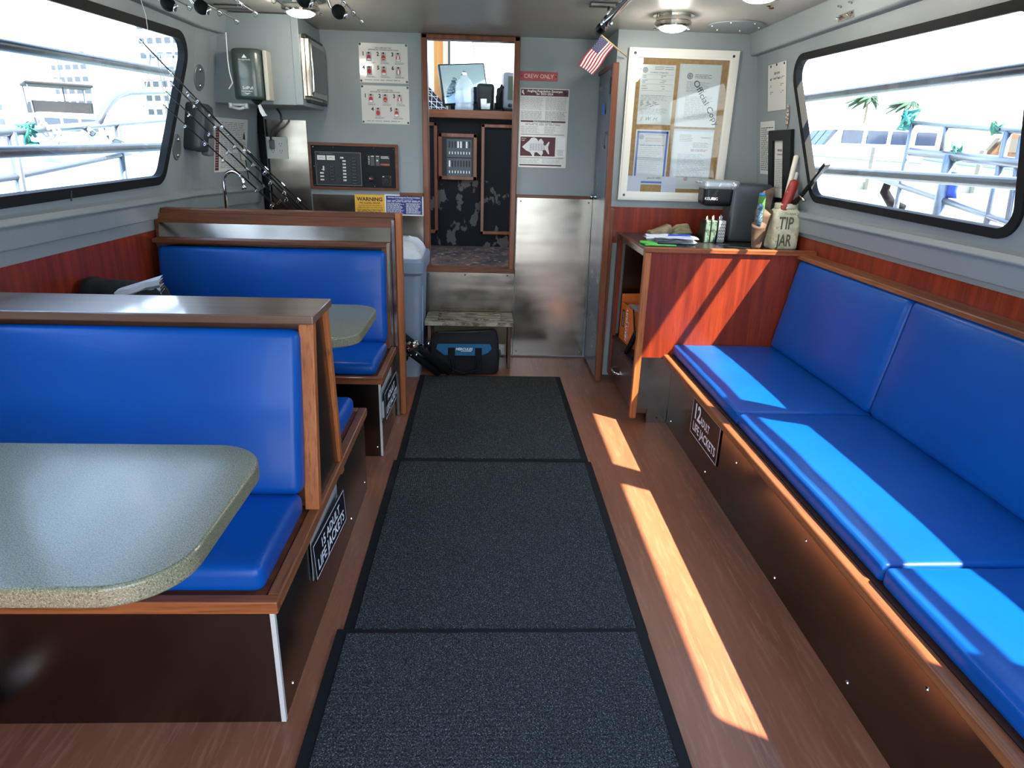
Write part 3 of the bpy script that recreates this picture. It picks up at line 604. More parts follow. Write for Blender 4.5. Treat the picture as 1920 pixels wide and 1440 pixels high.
g = G(); g.M = frame((1.668, 3.672, 1.19), (1, .2, .1), (-.038, -.27, .226)); g.box((-.013, 0, -.006), (.013, .345, .006)); g.box((-.017, .30, -.009), (.017, .35, .009)); g.build('black_file', BLK, label='black clippers leaning out of the right side of the tip jar', cat='clippers', bevel=.003)
stick([(1.655, 3.66, 1.21), (1.668, 3.60, 1.262), (1.675, 3.56, 1.245), (1.677, 3.55, 1.235)], [.004, .006, .008, .009], NICKEL, 'lever_handle', 'small metal lever bending out over the jar rim', 'lever')

# small packs in front of the coffee machine
GP = mat('grey_chevron_pack', (150, 154, 150), .6); DG = mat('green_grey_pack', (98, 124, 108), .6, var=((60, 60, 60), (50, 66, 58), .5, .6))
for i, (x, y, w, col, lab) in enumerate(((1.283, 3.90, .030, DG, 'leftmost green tissue pack standing on edge beside the gloves'), (1.322, 3.91, .034, DG, 'middle green tissue pack standing between black bands'), (1.372, 3.92, .046, GP, 'grey chevron-patterned tissue pack beside the coffee machine'))):
    root = thing('tissue_pack', (x, y, ct), lab, 'tissue pack', 'tissue packs in a row')
    g = G(); g.rbox((x - w / 2, y - .045, ct), (x + w / 2, y + .045, ct + .125), .006); g.build('pack_body', col, parent=root, smooth=True)
    g = G(); g.box((x - w / 2 - .004, y - .046, ct), (x - w / 2 + .001, y + .046, ct + .13)); g.build('black_band', BLK, parent=root)
    g = G()
    for k in range(3): g.loft([[(x - w * .35 + .006 * k, y - .03, ct + .124), (x + w * .3, y + .03, ct + .124)], [(x - w * .45 + .01 * k, y - .035 + .02 * k, ct + .148 + .004 * k), (x + w * .42, y + .02, ct + .142)]], cap=False, closed=False)
    g.build('tissue', WHITE, parent=root)
    if i == 2:
        g = G(); g.M = frame((x, y - .0457, ct), (1, 0, 0), (0, 0, 1))
        for r_ in range(6):
            zz = .016 + r_ * .018
            for k in range(3):
                xx = -w / 2 + .004 + k * (w - .008) / 3; d = (w - .008) / 6
                g.add([(xx, zz, .0005), (xx + d, zz + .009, .0005), (xx + d, zz + .014, .0005), (xx, zz + .005, .0005)], [(0, 1, 2, 3)]); g.add([(xx + d, zz + .009, .0005), (xx + 2 * d, zz, .0005), (xx + 2 * d, zz + .005, .0005), (xx + d, zz + .014, .0005)], [(0, 1, 2, 3)])
        g.build('chevron_print', WHI, parent=root)
# gloves and papers
TAN = mat('tan_work_glove', (150, 132, 104), .9, var=((20, 20, 20), (110, 92, 70), .45, .65), bump=((50, 50, 50), .4, .004))
gl = thing('work_gloves', (1.10, 4.10, ct), 'pair of tan and green work gloves lying on the counter', 'gloves')
g = G(); g.rbox((1.00, 4.05, ct), (1.13, 4.17, ct + .035), .015, wr=.012); g.loft([[(1.01, 4.04, ct), (1.01, 4.16, ct), (1.02, 4.16, ct + .03), (1.02, 4.04, ct + .03)], [(1.12, 4.04, ct), (1.12, 4.16, ct), (1.12, 4.15, ct + .075), (1.12, 4.05, ct + .075)], [(1.15, 4.06, ct), (1.15, 4.14, ct), (1.15, 4.13, ct + .03), (1.15, 4.07, ct + .03)]]); g.build('palm', TAN, parent=gl, smooth=True)
g = G()
for k in range(4): g.tube([(1.13, 4.06 + .022 * k, ct + .015 + .012 * (k % 2)), (1.18, 4.055 + .024 * k, ct + .03 + .010 * k), (1.24, 4.05 + .026 * k, ct + .034 + .012 * k), (1.255, 4.05 + .026 * k, ct + .03 + .012 * k)], [.013, .014, .012, .005], 10, k % 2)
g.build('finger', [mat('olive_glove_fingers', (118, 124, 84), .9), TAN], parent=gl, smooth=True)
pp = thing('paper_stack', (1.05, 3.86, ct), 'loose stack of crumpled white papers on the black countertop', 'papers')
g = G()
for k in range(7):
    g.M = Matrix.Translation((1.075 + random.uniform(-.015, .015), 3.86, ct + .002 + .004 * k)) @ Matrix.Rotation(random.uniform(-.25, .25), 4, 'Z')
    n = 9; vs = [(-.13 + .26 * i / n, -.10 + .2 * j / n, .010 * (noise.noise(Vector((i * .6, j * .6, k * 2.1))) + .5) * (1 if k > 2 else .3)) for i in range(n + 1) for j in range(n + 1)]
    g.add(vs, [(i * (n + 1) + j, (i + 1) * (n + 1) + j, (i + 1) * (n + 1) + j + 1, i * (n + 1) + j + 1) for i in range(n) for j in range(n)])
g.build('sheets', mat('white_paper_sheets', (226, 228, 232), .7), parent=pp, smooth=True)
stick([(1.04, 3.80, ct + .044), (1.10, 3.80, ct + .046), (1.165, 3.795, ct + .046), (1.172, 3.795, ct + .046)], [.005, .005, .005, .002], mat('blue_pen', (20, 70, 190), .3), 'ballpoint_pen', 'blue pen resting on the white papers', 'pen')
g = G(); g.M = Matrix.Translation((.915, 3.72, ct)) @ Matrix.Rotation(.25, 4, 'Z'); g.rbox((-.03, -.05, 0), (.03, .06, .016), .007); g.build('green_lighter', mat('bright_green', (60, 190, 50), .35), label='bright green case at the front corner of the papers', cat='case', smooth=True)
stick([(.88, 3.66, ct + .006), (.96, 3.655, ct + .006), (1.05, 3.65, ct + .006)], .005, mat('lime_green', (120, 200, 90), .4), 'green_strap', 'green strap lying under the near edge of the papers', 'strap')

# ================================================================== notice board and wall papers (right)
nb = thing('notice_board', (1.155, 4.28, 1.17), 'white-framed cork notice board with four certificates behind plastic', 'notice board')
nM = frame((.828, 4.2995, 1.17), (1, 0, 0), (0, 0, 1)); NW, NH = .657, .862
g = G(); g.M = nM; g.box((.02, .02, .002), (NW - .02, NH - .02, .010)); g.build('cork', mat('cork_board', (172, 134, 84), .8, var=((60, 60, 60), (156, 118, 72), .4, .65)), parent=nb)
g = G(); g.M = nM; fw = .052
g.plate([(0, 0), (NW, 0), (NW, NH), (0, NH)], [[(fw, fw), (NW - fw, fw), (NW - fw, NH - fw), (fw, NH - fw)]], .022)
g.plate([(.010, .010), (NW - .010, .010), (NW - .010, NH - .010), (.010, NH - .010)], [[(fw - .012, fw - .012), (NW - fw + .012, fw - .012), (NW - fw + .012, NH - fw + .012), (fw - .012, NH - fw + .012)]], .026)
g.build('board_frame', mat('cream_white_frame', (218, 217, 208), .4), parent=nb, bevel=.003)
for x, y in ((.035, .03), (NW - .035, .03), (.035, NH - .03), (NW - .035, NH - .03)): g = G(); g.M = nM; g.lathe([(.008, 0), (.006, .003), (0, .004)], 12, 0, Matrix.Translation((x, y, .026))); g.build('screw', GUNM, parent=nb)
def paper(root, M_, x0, y0, x1, y1, z, fn, name='certificate', lab=None, pm=None, mats=None):
    g = G(); g.M = M_; g.box((x0, y0, z), (x1, y1, z + .0008)); o = g.build(name, pm or PAPERL, parent=root, label=lab)
    g = G(); g.M = M_ @ Matrix.Translation((x0, y0, z + .0012)); fn(g, x1 - x0, y1 - y0); g.build('print', mats or [INK, INKG, mat('red_ink', (170, 60, 60), .6), mat('pale_blue_ink', (96, 112, 176), .6), WHI], parent=o)
    return o
def seal(g, x, y, r, mi=1):
    g.M = g.M; n = 20
    ro = [(x + r * math.cos(2 * PI * k / n), y + r * math.sin(2 * PI * k / n), 0) for k in range(n)]; ri = [(x + r * .8 * math.cos(2 * PI * k / n), y + r * .8 * math.sin(2 * PI * k / n), 0) for k in range(n)]
    g.add(ro + ri, [(k, (k + 1) % n, n + (k + 1) % n, n + k) for k in range(n)], mi)
    for k in range(5): a = 2 * PI * k / 5; g.add([(x, y, 0), (x + r * .65 * math.cos(a - .35), y + r * .65 * math.sin(a - .35), 0), (x + r * .65 * math.cos(a + .35), y + r * .65 * math.sin(a + .35), 0)], [(0, 1, 2)], mi)
def c1(g, w, h):
    g.text('Certificate of Inspection', .013, w * .27, h - .046, 0, 0, w=w * .52, shear=.2); seal(g, .026, h - .03, .015, 0)
    g.lines(w * .4, w * .68, h - .03, h - .008, 3, .002, 0, 0); g.lines(w * .70, w * .97, h - .03, h - .008, 2, .0025, 0, 0)
    for yy in (.30, .272, .244, .205, .175): g.quad(.012, yy * h / .36, w - .01, yy * h / .36 + .0008, 0, 0)
    for a, b in ((.28, .30), (.25, .27), (.21, .24)): g.lines(.012, w * .9, a * h / .36, b * h / .36, 2, .002, 0, 0, gap=2.0)
    g.lines(.012, w - .02, h * .40, h * .50, 5, .0016, 0, 1); g.lines(.012, w * .6, h * .30, h * .40, 6, .002, 0, 0, gap=.8); g.lines(.012, w - .02, h * .17, h * .28, 5, .0016, 0, 1)
    g.text('J. W. H.', .03, .02, .022, 0, 1, w=.11, shear=.4)
def c2(g, w, h):
    seal(g, .055, h - .062, .017, 0); g.lines(w * .36, w * .84, h - .075, h - .05, 3, .0025, 0, 0); g.lines(.04, w * .8, h * .56, h * .74, 8, .0018, 0, 1); g.lines(.04, w * .9, h * .12, h * .5, 18, .0014, 0, 1)
    R = Matrix.Translation((w * .32, h - .095, 0)) @ Matrix.Rotation(-.98, 4, 'Z'); g.text('Official Copy', .05, 0, 0, .0003, 0, R, bold=.0, w=.29)
def c3(g, w, h):
    bw = .012
    for q in ((.008, .008, w - .008, .008 + bw), (.008, h - .008 - bw, w - .008, h - .008), (.008, .008, .008 + bw, h - .008), (w - .008 - bw, .008, w - .008, h - .008)): g.quad(*q, 0, 3)
    seal(g, .036, h - .042, .014, 1); g.text('UNITED STATES OF AMERICA', .009, w * .28, h - .032, 0, 3, w=w * .56); g.lines(w * .3, w * .8, h - .07, h - .045, 3, .0018, 0, 2)
    g.lines(.03, w - .03, h - .095, h - .083, 1, .004, 0, 3, ragged=.0); g.lines(.03, w - .035, h * .25, h * .70, 12, .0013, 0, 1); g.text('Jane H. Wills', .016, w * .45, .035, 0, 0, shear=.4)
def c4(g, w, h):
    g.lines(.03, w * .5, h * .82, h * .95, 5, .0022, 0, 1); g.lines(w * .68, w * .95, h * .88, h * .92, 1, .004, 0, 1); g.lines(w * .5, w * .95, h * .72, h * .82, 5, .002, 0, 1); g.lines(w * .45, w * .93, h * .66, h * .70, 2, .003, 0, 2)
    g.lines(.03, w * .9, h * .2, h * .62, 22, .0014, 0, 1); seal(g, w * .40, h * .18, .012, 2)
for args in ((.080, .445, .288, .775, c1, 'top left certificate with a printed form'), (.322, .438, .560, .782, c2, 'top right document stamped diagonally'), (.082, .095, .290, .415, c3, 'bottom left certificate with a blue border'), (.322, .075, .560, .412, c4, 'bottom right wrinkled document')):
    paper(nb, nM, args[0], args[1], args[2], args[3], .0105, args[4], lab=args[5], pm=PAPER if args[4] is c3 else PAPERL)
for x in (.312, .314):
    g = G(); g.M = nM; y0 = .44 if x == .312 else .08; g.box((x, y0, .0100), (.565, y0 + .345, .0104)); g.build('plastic_sleeve', mat('white_sleeve', (190, 194, 200), .3), parent=nb)
for x in (.045, .268):
    g = G(); g.M = nM; g.box((x, .042, .014), (x + .092, .145, .0152)); g.build('blank_card', mat('white_card', (206, 204, 212), .6), parent=nb, label='small white card at the foot of the board')
g = G(); g.M = nM; g.box((.515, .07, .011), (.548, .098, .013)); g.build('white_tag', PAPER, parent=nb)
g = G(); g.M = nM; g.quad(fw - .01, fw - .01, NW - fw + .01, NH - fw + .01, .0165); g.build('plastic_cover', CLEAR, parent=nb)

RW = wallM(1) @ Matrix.Identity(4)
def rwall(y, z, d=.002):  # frame on the right wall: local x towards the bow -> viewer's left-to-right is towards the stern
    x = 1.70 - .15 * (z - 1.34); nrm = Vector((-1, 0, -.15)).normalized(); return frame((x + nrm.x * d, y, z + nrm.z * d), (0, -1, 0), Vector((0, 0, 1)) - nrm * nrm.z)
def sheet(M_, w, h, fn, lab, pm=None, t=.001, name='wall_notice', mats=None, holes=()):
    root = thing(name, tuple(M_.to_translation()), lab, 'notice')
    g = G(); g.M = M_; g.box((0, 0, 0), (w, h, t)); g.build('sheet', pm or PAPERL, parent=root)
    g = G(); g.M = M_ @ Matrix.Translation((0, 0, t + .0004)); fn(g, w, h); g.build('print', mats or [INK, INKG], parent=root)
    if holes:
        for x, y in holes: g = G(); g.M = M_; g.lathe([(.007, 0), (.005, .003), (0, .004)], 10, 0, Matrix.Translation((x, y, t))); g.build('thumb_tack', GUNM, parent=root)
    return root
def s1(g, w, h):
    g.text('Daily Limit', .018, w / 2, h - .055, 0, 0, align='CENTER', bold=.02); g.text('Sample Trip List', .015, w / 2, h - .08, 0, 0, align='CENTER', bold=.02)
    for k in range(3): g.lines(.03, w - .02, h * .36 + k * .036, h * .42 + k * .036, 2, .004, 0, 1, gap=2.5, ragged=.02)
    g.lines(.03, w - .02, h * .66, h * .69, 1, .006, 0, 0, gap=2, ragged=.02)
sheet(rwall(4.13, 1.70), .245, .245, s1, 'white notice with a small table pinned highest on the right wall', holes=((.04, .235), (.12, .238), (.22, .235)))
def s2(g, w, h): g.lines(.012, w - .015, .02, h - .03, 22, .0045, 0, 0, gap=.12, ragged=.55)
sheet(rwall(4.24, 1.35), .21, .30, s2, 'tall white printed notice on the wall left of the black frame', pm=PAPER)
fr = thing('document_frame', (1.66, 3.9, 1.2), 'black plastic document frame on the wall beside the right window', 'frame')
fM = rwall(4.07, 1.20, .003)
g = G(); g.M = fM; g.plate([(0, 0), (.30, 0), (.30, .40), (0, .40)], [[(.06, .03), (.20, .03), (.20, .345), (.06, .345)]], .02); g.build('frame_body', BLK, parent=fr, bevel=.003)
g = G(); g.M = fM; g.box((.055, .02, .002), (.205, .35, .006)); g.build('sheet', PAPER, parent=fr)
g = G(); g.M = fM @ Matrix.Translation((.06, .03, .0066)); g.text('NOTICE', .016, .07, .255, 0, 0, align='CENTER', bold=.03); g.text('TO PASSENGERS', .010, .07, .235, 0, 0, align='CENTER', bold=.01); g.lines(.015, .13, .05, .215, 17, .0035, 0, 1, ragged=.3); g.build('print', [INK, INKG], parent=fr)
g = G(); g.M = rwall(3.86, 1.605, .006)
vs = []; fs = []
for i in range(9):
    t = i / 8.; w_ = .022 * math.sin(PI * min(1, t * 1.05 + .02)) ** .7 + .001; cx_ = .02 * t * t; vs += [(cx_ - w_, .12 * t, 0), (cx_, .12 * t, .004), (cx_ + w_ * .9, .12 * t, 0)]
for i in range(8): fs += [(3 * i, 3 * i + 1, 3 * i + 4, 3 * i + 3), (3 * i + 1, 3 * i + 2, 3 * i + 5, 3 * i + 4)]
g.add(vs, fs); g.tube([(0, -.03, .003), (0, 0, .004), (.02, .12, .005)], .0015, 6); g.build('feather', mat('barred_feather', (120, 106, 94), .8, var=((20, 20, 160), (222, 214, 204), .45, .6)), label='small brown and white feather tucked above the black frame', cat='feather')
# plate with bolts on the header over the right window
bp = thing('mounting_plate', (1.56, 3.18, 2.02), 'small bolted steel plate on the beam above the right window', 'plate')
pM = frame((1.552, 3.25, 2.020), (0, -1, 0), (0, 0, 1))
g = G(); g.M = pM; g.box((0, 0, 0), (.13, .075, .004)); g.build('steel_plate', NICKEL, parent=bp, bevel=.001)
for x, y in ((.02, .015), (.11, .015), (.02, .06), (.11, .06)):
    g = G(); g.M = pM; g.lathe([(.009, .004), (.009, .010), (.004, .010), (.004, .024), (0, .024)], 8, 0, Matrix.Translation((x, y, 0))); g.build('bolt', CHROME, parent=bp)
# ================================================================== signs on the bench fronts
def lj_sign(M_, w, h, l1, l2, lab, lay='two'):
    root = thing('life_jacket_sign', tuple(M_.to_translation()), lab, 'sign')
    g = G(); g.M = M_; g.box((0, 0, 0), (w, h, .004)); g.build('plate', BLK, parent=root, bevel=.001)
    g = G(); g.M = M_; b = .004; z = .0046
    for q in ((b, b, w - b, b + .003), (b, h - b - .003, w - b, h - b), (b, b, b + .003, h - b), (w - b - .003, b, w - b, h - b)): g.quad(*q, z)
    if lay == 'big':
        g.text(l1[0], .105, .03, h * .50, z, bold=.03, w=.085); g.text(l1[1], .055, .135, h * .50, z, bold=.02, w=.13); g.text(l2, .062, .035, h * .16, z, bold=.02, w=w - .07)
    else:
        g.text(l1, .045, .075, h * .55, z, bold=.02, w=w - .15); g.text(l2, .052, .028, h * .17, z, bold=.02, w=w - .056)
    g.build('lettering', WHI, parent=root); return root
lj_sign(frame((1.043, 3.015, .142), (0, -1, 0), (0, 0, 1)) , .40, .190, ('12', 'ADULT'), 'LIFE JACKETS', 'black sign reading 12 adult life jackets on the right bench front', 'big')
lj_sign(frame((-.498, 1.705, .198), (.05, 1, 0), (-.04, 0, 1)), .36, .125, '15 ADULT', 'LIFE JACKETS', 'black sign reading 15 adult life jackets on the near booth base')
g = G(); g.M = frame((-.508, 1.715, .196), (0, 1, 0), (0, 0, 1)); g.box((0, 0, 0), (.36, .152, .002)); g.box((.01, .02, 0), (.03, .10, .006)); g.box((.33, .02, 0), (.35, .10, .006)); g.build('sign_backing', mat('grey_adhesive_backing', (150, 154, 152), .5), label='grey backing plate showing behind the near booth life jacket sign', cat='backing plate')
lj_sign(frame((-.472, 2.985, .19), (.03, 1, 0), (-.03, 0, 1)), .36, .14, 'ADULT', 'LIFE JACKETS', 'small black life jacket sign on the far booth base')
g = G(); g.M = frame((-.487, 2.965, .19), (0, 1, 0), (0, 0, 1)); g.box((0, 0, 0), (.36, .165, .002)); g.box((.01, .02, 0), (.03, .10, .012)); g.box((.33, .02, 0), (.35, .10, .012)); g.build('sign_backing', bpy.data.materials['grey_adhesive_backing'], label='grey backing plate showing behind the far booth life jacket sign', cat='backing plate')

# ================================================================== posters on the forward bulkhead
def bw(x, z, d=.001): return frame((x, 4.71 - d, z), (1, 0, 0), (0, 0, 1))
SKIN = mat('printed_skin', (196, 150, 126), .6); RED = mat('printed_red_vest', (190, 34, 40), .6); PHOTO = mat('printed_grey_photo', (172, 172, 172), .6)
def figure(g, x, y, k=0):
    g.quad(x - .017, y - .027, x + .017, y + .027, 0, 2)
    def disc(cx, cy, rx, ry, z, mi): g.add([(cx + rx * math.cos(2 * PI * i / 12), cy + ry * math.sin(2 * PI * i / 12), z) for i in range(12)], [tuple(range(12))], mi)
    disc(x, y + .018, .0065, .0075, .0004, 3); disc(x, y + .022, .0068, .005, .0006, 0); disc(x, y - .004, .0125, .015, .0003, 1)
    if k % 3 == 0: disc(x, y - .004, .006, .014, .0005, 4)
    if k % 3 == 2: g.quad(x - .009, y - .012, x + .009, y - .006, .0006, 3)
    if k % 2: disc(x, y - .016, .012, .006, .0005, 4)
def pfd(n2):
    def fn(g, w, h):
        g.text('USCG APPROVED TYPE I', .0095, w / 2, h - .030, 0, 0, align='CENTER', bold=.02); g.text('OFFSHORE PFD  DONNING INSTRUCTIONS', .0095, w / 2, h - .041, 0, 0, align='CENTER', bold=.02, w=w * .62)
        cols = (.20, .50, .80); n = 1
        for x in cols: figure(g, w * x, h - .078, n); g.text(str(n), .031, w * x - .043, h - .072, 0, 0, bold=.04); g.lines(w * x - .02, w * x + .04, h - .12, h - .108, 2, .002, 0, 0); n += 1
        for x in (cols if n2 == 3 else (.34, .73)): figure(g, w * x, h - .160, n); g.text(str(n), .031, w * x - .043, h - .152, 0, 0, bold=.04); g.lines(w * x - .02, w * x + .045, h - .200, h - .19, 2, .002, 0, 0); n += 1
        g.lines(.03, w - .05, .012, .02, 1, .0025, 0, 0, ragged=.05)
    return fn
PM = [INK, RED, PHOTO, SKIN, WHI]
hs = ((.008, .010), (.3, .010), (.008, .222), (.3, .222))
sheet(bw(-.822, 1.829), .309, .230, pfd(3), 'upper laminated poster of six numbered life jacket donning steps', mats=PM, holes=hs, name='instruction_poster')
sheet(bw(-.819, 1.583), .309, .230, pfd(2), 'lower laminated poster of five numbered life jacket donning steps', mats=PM, holes=hs, name='instruction_poster')
MAR = mat('maroon_print', (84, 26, 38), .5)
cs = thing('door_sign', (.333, 4.7, 1.872), 'red plastic CREW ONLY sign right of the wheelhouse opening', 'sign')
g = G(); g.M = bw(.209, 1.873, .001); g.box((0, 0, 0), (.247, .054, .003)); g.build('plate', mat('red_plastic', (166, 56, 62), .4), parent=cs, bevel=.001)
g = G(); g.M = bw(.209, 1.873, .005); g.text('CREW ONLY', .036, .026, .015, 0, 0, w=.192); g.build('lettering', mat('pink_white_letters', (234, 206, 204), .5), parent=cs)
g = G(); g.M = bw(.209, 1.873, .004)
for x in (.012, .234): g.lathe([(.004, 0), (0, .002)], 8, 0, Matrix.Translation((x, .027, 0)))
g.build('screw', BLK, parent=cs)
def angling(g, w, h):
    g.quad(.004, h - .045, w - .006, h - .005, 0, 1); g.text('Angling Regulation Excerpts', .019, w * .5, h - .022, .0003, 2, align='CENTER', bold=.02, w=w * .72); g.text('for 2023-2024', .019, w * .5, h - .039, .0003, 2, align='CENTER', bold=.02)
    g.add([(.012, h - .012, .0003), (.010, h - .026, .0003), (.024, h - .040, .0003), (.027, h - .034, .0003), (.020, h - .024, .0003), (.022, h - .012, .0003)], [(0, 1, 2, 3, 4, 5)], 2); seal(g, w - .026, h - .026, .011, 3)
    for y0, y1 in ((h - .130, h - .052), (h - .19, h - .135)): g.lines(.008, w * .48, y0, y1, 12, .0018, 0, 3, ragged=.1); g.lines(w * .52, w - .012, y0, y1, 12, .0018, 0, 3, ragged=.1)
    g.quad(.008, h - .206, w - .016, h - .195, 0, 1); g.text('Daily Bag and Possession Limits', .0095, w * .47, h - .2035, .0003, 2, align='CENTER', bold=.02); g.lines(w * .12, w * .86, h - .225, h - .210, 2, .0025, 0, 0, ragged=.05)
    g.lines(.01, w * .46, h - .275, h - .228, 7, .002, 0, 3, ragged=.3); g.lines(w * .52, w * .84, h - .275, h - .228, 8, .002, 0, 3, ragged=.5); g.quad(.008, h - .283, w - .02, h - .280, 0, 1)
    y0, y1 = h - .418, h - .297; g.quad(.010, y0, w * .76, y1, 0, 1)
    g.text('Minimum', .0085, .016, y1 - .013, .0003, 2, bold=.02); g.text('Length', .0085, .016, y1 - .025, .0003, 2, bold=.02)
    cx, cy = w * .37, (y0 + y1) / 2 - .002; k = .118
    fish = [(-1, -.02), (-.75, .17), (-.48, .36), (-.40, .46), (-.2, .50), (.0, .44), (.12, .30), (.18, .40), (.32, .44), (.48, .28), (.47, .12), (.62, .08), (.84, .30), (.90, .26), (.80, 0), (.90, -.36), (.84, -.38), (.62, -.14), (.44, -.16), (.46, -.34), (.36, -.48), (.18, -.36), (.02, -.28), (-.12, -.30), (-.16, -.50), (-.24, -.52), (-.42, -.30), (-.72, -.20)]
    g.add([(cx + k * a * .82, cy + k * b, .0003) for a, b in fish], [tuple(range(len(fish)))], 2)
    for c in range(6): g.lines(cx - .045 + .018 * c, cx - .030 + .018 * c, cy - .025, cy + .022, 10, .0018, .0005, 3)
    g.quad(w * .79, y0, w * .97, y1 + .002, 0, 2); g.lines(w * .80, w * .96, y0 + .005, y0 + .045, 5, .0022, .0004, 0, ragged=.2)
    g.quad(.006, h - .430, w - .02, h - .427, 0, 1); g.lines(.008, w * .46, .024, h - .436, 5, .0018, 0, 3); g.lines(w * .5, w - .03, .024, h - .436, 5, .0018, 0, 3); g.quad(.008, .010, w - .03, .019, 0, 1)
sheet(bw(.215, 1.338), .322, .490, angling, 'maroon and white fishing regulation poster with a white fish outline', mats=[INK, MAR, WHI, INKG], name='regulation_poster')
def warn(g, w, h):
    g.text('WARNING', .034, w / 2, h - .040, 0, 0, align='CENTER', bold=.03, w=w * .86); g.text('NO ILLEGAL DRUGS', .0155, w / 2, h - .058, 0, 0, align='CENTER', bold=.03, w=w * .68)
    for i, t in enumerate(('ALLOWED ABOARD THIS VESSEL IN', 'COMPLIANCE WITH THE UNITED STATES', 'COAST GUARD ZERO TOLERANCE POLICIES')): g.text(t, .0105, w / 2, h - .073 - .014 * i, 0, 0, align='CENTER', bold=.01, w=w * (.78 + .05 * i))
    g.lines(.015, w - .015, .006, .022, 2, .003, 0, 0, ragged=.05)
sheet(bw(-.892, 1.008, .0105), .202, .122, warn, 'yellow WARNING placard about illegal drugs below the switch panel', pm=mat('yellow_placard', (232, 176, 48), .5), name='warning_placard')
BLP = mat('navy_placard_print', (26, 44, 120), .4)
def disch(g, w, h):
    g.quad(.010, .008, w - .010, h - .008, 0, 0); g.text('Discharge of Oil Garbage Into The Sea Is Prohibited', .011, w / 2, h - .022, .0004, 1, align='CENTER', bold=.02, w=w * .82); g.text('Violators Subject to Civil Penalty', .008, w / 2, h - .032, .0004, 1, align='CENTER', w=w * .45)
    g.lines(.016, w - .016, h - .05, h - .036, 2, .0028, .0004, 1, ragged=.05); g.lines(.016, w * .5, .012, h - .054, 11, .0026, .0004, 1); g.lines(w * .55, w - .014, .012, h - .054, 11, .0026, .0004, 1)
sheet(bw(-.690, .998, .0105), .264, .138, disch, 'navy blue and white pollution placard left of the companionway', pm=WHITE, mats=[BLP, WHI], name='pollution_placard')
def lnotice(g, w, h):
    g.quad(.008, .01, .045, h - .05, 0, 2); g.lines(.012, .04, .02, h - .06, 16, .003, .0003, 1, gap=.3); g.lines(.06, w - .01, .02, h - .02, 26, .003, 0, 0, ragged=.15); g.lines(w * .55, w * .75, .10, .14, 1, .02, 0, 1)
def lwall2(y, z, d=.002):
    x = -(1.65 - .15 * (z - 1.34)) + .195 * max(0, y - 3.98); ax = Vector((.195, 1, 0)).normalized() if y >= 3.98 else Vector((0, 1, 0)); up_ = Vector((.15, 0, 1)); n_ = ax.cross(up_).normalized()
    return frame((x + n_.x * d, y + n_.y * d, z + n_.z * d), ax, up_)
sheet(lwall2(4.19, 1.27), .36, .31, lnotice, 'white notice with a maroon left margin on the wall above the tap', pm=PAPER, mats=[INKG, WHI, MAR])

# ================================================================== switch panel in a teak frame
sp_ = thing('switch_panel', (-.886, 4.70, 1.159), 'teak-framed black electrical switch panel above the yellow placard', 'switch panel')
pm_ = bw(-1.181, 1.159, .0); PW, PH = .59, .298
g = G(); g.M = pm_; g.plate([(0, 0), (PW, 0), (PW, PH), (0, PH)], [[(.018, .018), (PW - .018, .018), (PW - .018, PH - .018), (.018, PH - .018)]], .022); g.build('teak_frame', TKX, parent=sp_, bevel=.004)
g = G(); g.M = pm_; g.box((.015, .015, .002), (PW - .015, PH - .015, .010)); g.build('black_board', mat('satin_black_board', (12, 16, 22), .5, spec=.2), parent=sp_)
g = G(); g.M = pm_
for i in range(5):
    for y in (.028, PH - .028): g.lathe([(.0035, 0), (0, .002)], 8, 0, Matrix.Translation((.030 + i * (PW - .06) / 4, y, .010)))
for x in (.03, PW - .03): g.lathe([(.0035, 0), (0, .002)], 8, 0, Matrix.Translation((x, PH / 2, .010)))
g.build('screw', CHROME, parent=sp_)
g = G(); g.M = pm_; g.box((.041, .027, .010), (.343, .240, .0115), 0); g.box((.044, .030, .0115), (.340, .237, .013), 1)
bp_ = g.build('breaker_plate', [mat('plate_rim', (120, 124, 128), .4), mat('slate_grey_plate', (46, 52, 58), .5, spec=.25)], parent=sp_)
g = G(); g.M = pm_
for x in (.055, .117): g.box((x, .188, .013), (x + .054, .217, .015), 0); g.add([(x + .012 + .003 * k, .195 + .010 * math.sin(PI * k / 10), .0153) for k in range(11)] + [(x + .012 + .003 * k, .197 + .010 * math.sin(PI * k / 10), .0153) for k in range(11)], [(k, k + 1, 12 + k, 11 + k) for k in range(10)], 1)
g.build('gauge', [WHITE, INK], parent=bp_)
g = G(); g.M = pm_
rows = [.205 - .0205 * k for k in range(8)]
for i, y in enumerate(rows):
    g = G(); g.M = pm_; x = .222 + (.0 if i else -.014); g.box((x, y - .005, .013), (x + .020, y + .005, .022), 0); g.box((x + .004, y - .002, .022), (x + .009, y + .002, .0225), 1); g.build('toggle', [WHITE, INKG], parent=bp_)
for y in (.105, .0835, .062): g = G(); g.M = pm_; g.box((.070, y - .005, .013), (.093, y + .005, .022), 0); g.build('toggle', [WHITE, INKG], parent=bp_)
g = G(); g.M = pm_; g.box((.090, .120, .013), (.098, .150, .022), 0); g.box((.082, .125, .013), (.090, .130, .021), 0)
g.build('toggle', [WHITE, INKG], parent=bp_)
g = G(); g.M = pm_
for y in rows + [.042]: g.box((.277, y - .007, .013), (.316, y + .006, .0142), 0); g.lines(.281, .312, y - .002, y + .002, 1, .003, .0146, 1, ragged=.1); g.lathe([(.003, 0), (0, .001)], 8, 0, Matrix.Translation((.205, y, .013)))
for y in (.146, .125, .105, .084, .063): g.box((.128, y - .007, .013), (.168, y + .006, .0142), 0); g.lines(.134, .162, y - .002, y + .002, 1, .003, .0146, 1, ragged=.1); g.lathe([(.003, 0), (0, .001)], 8, 0, Matrix.Translation((.058, y, .013)))
g.lines(.07, .155, .226, .232, 1, .003, .0136, 1, ragged=0)
g.build('label_strip', [BLK, INKG], parent=bp_)
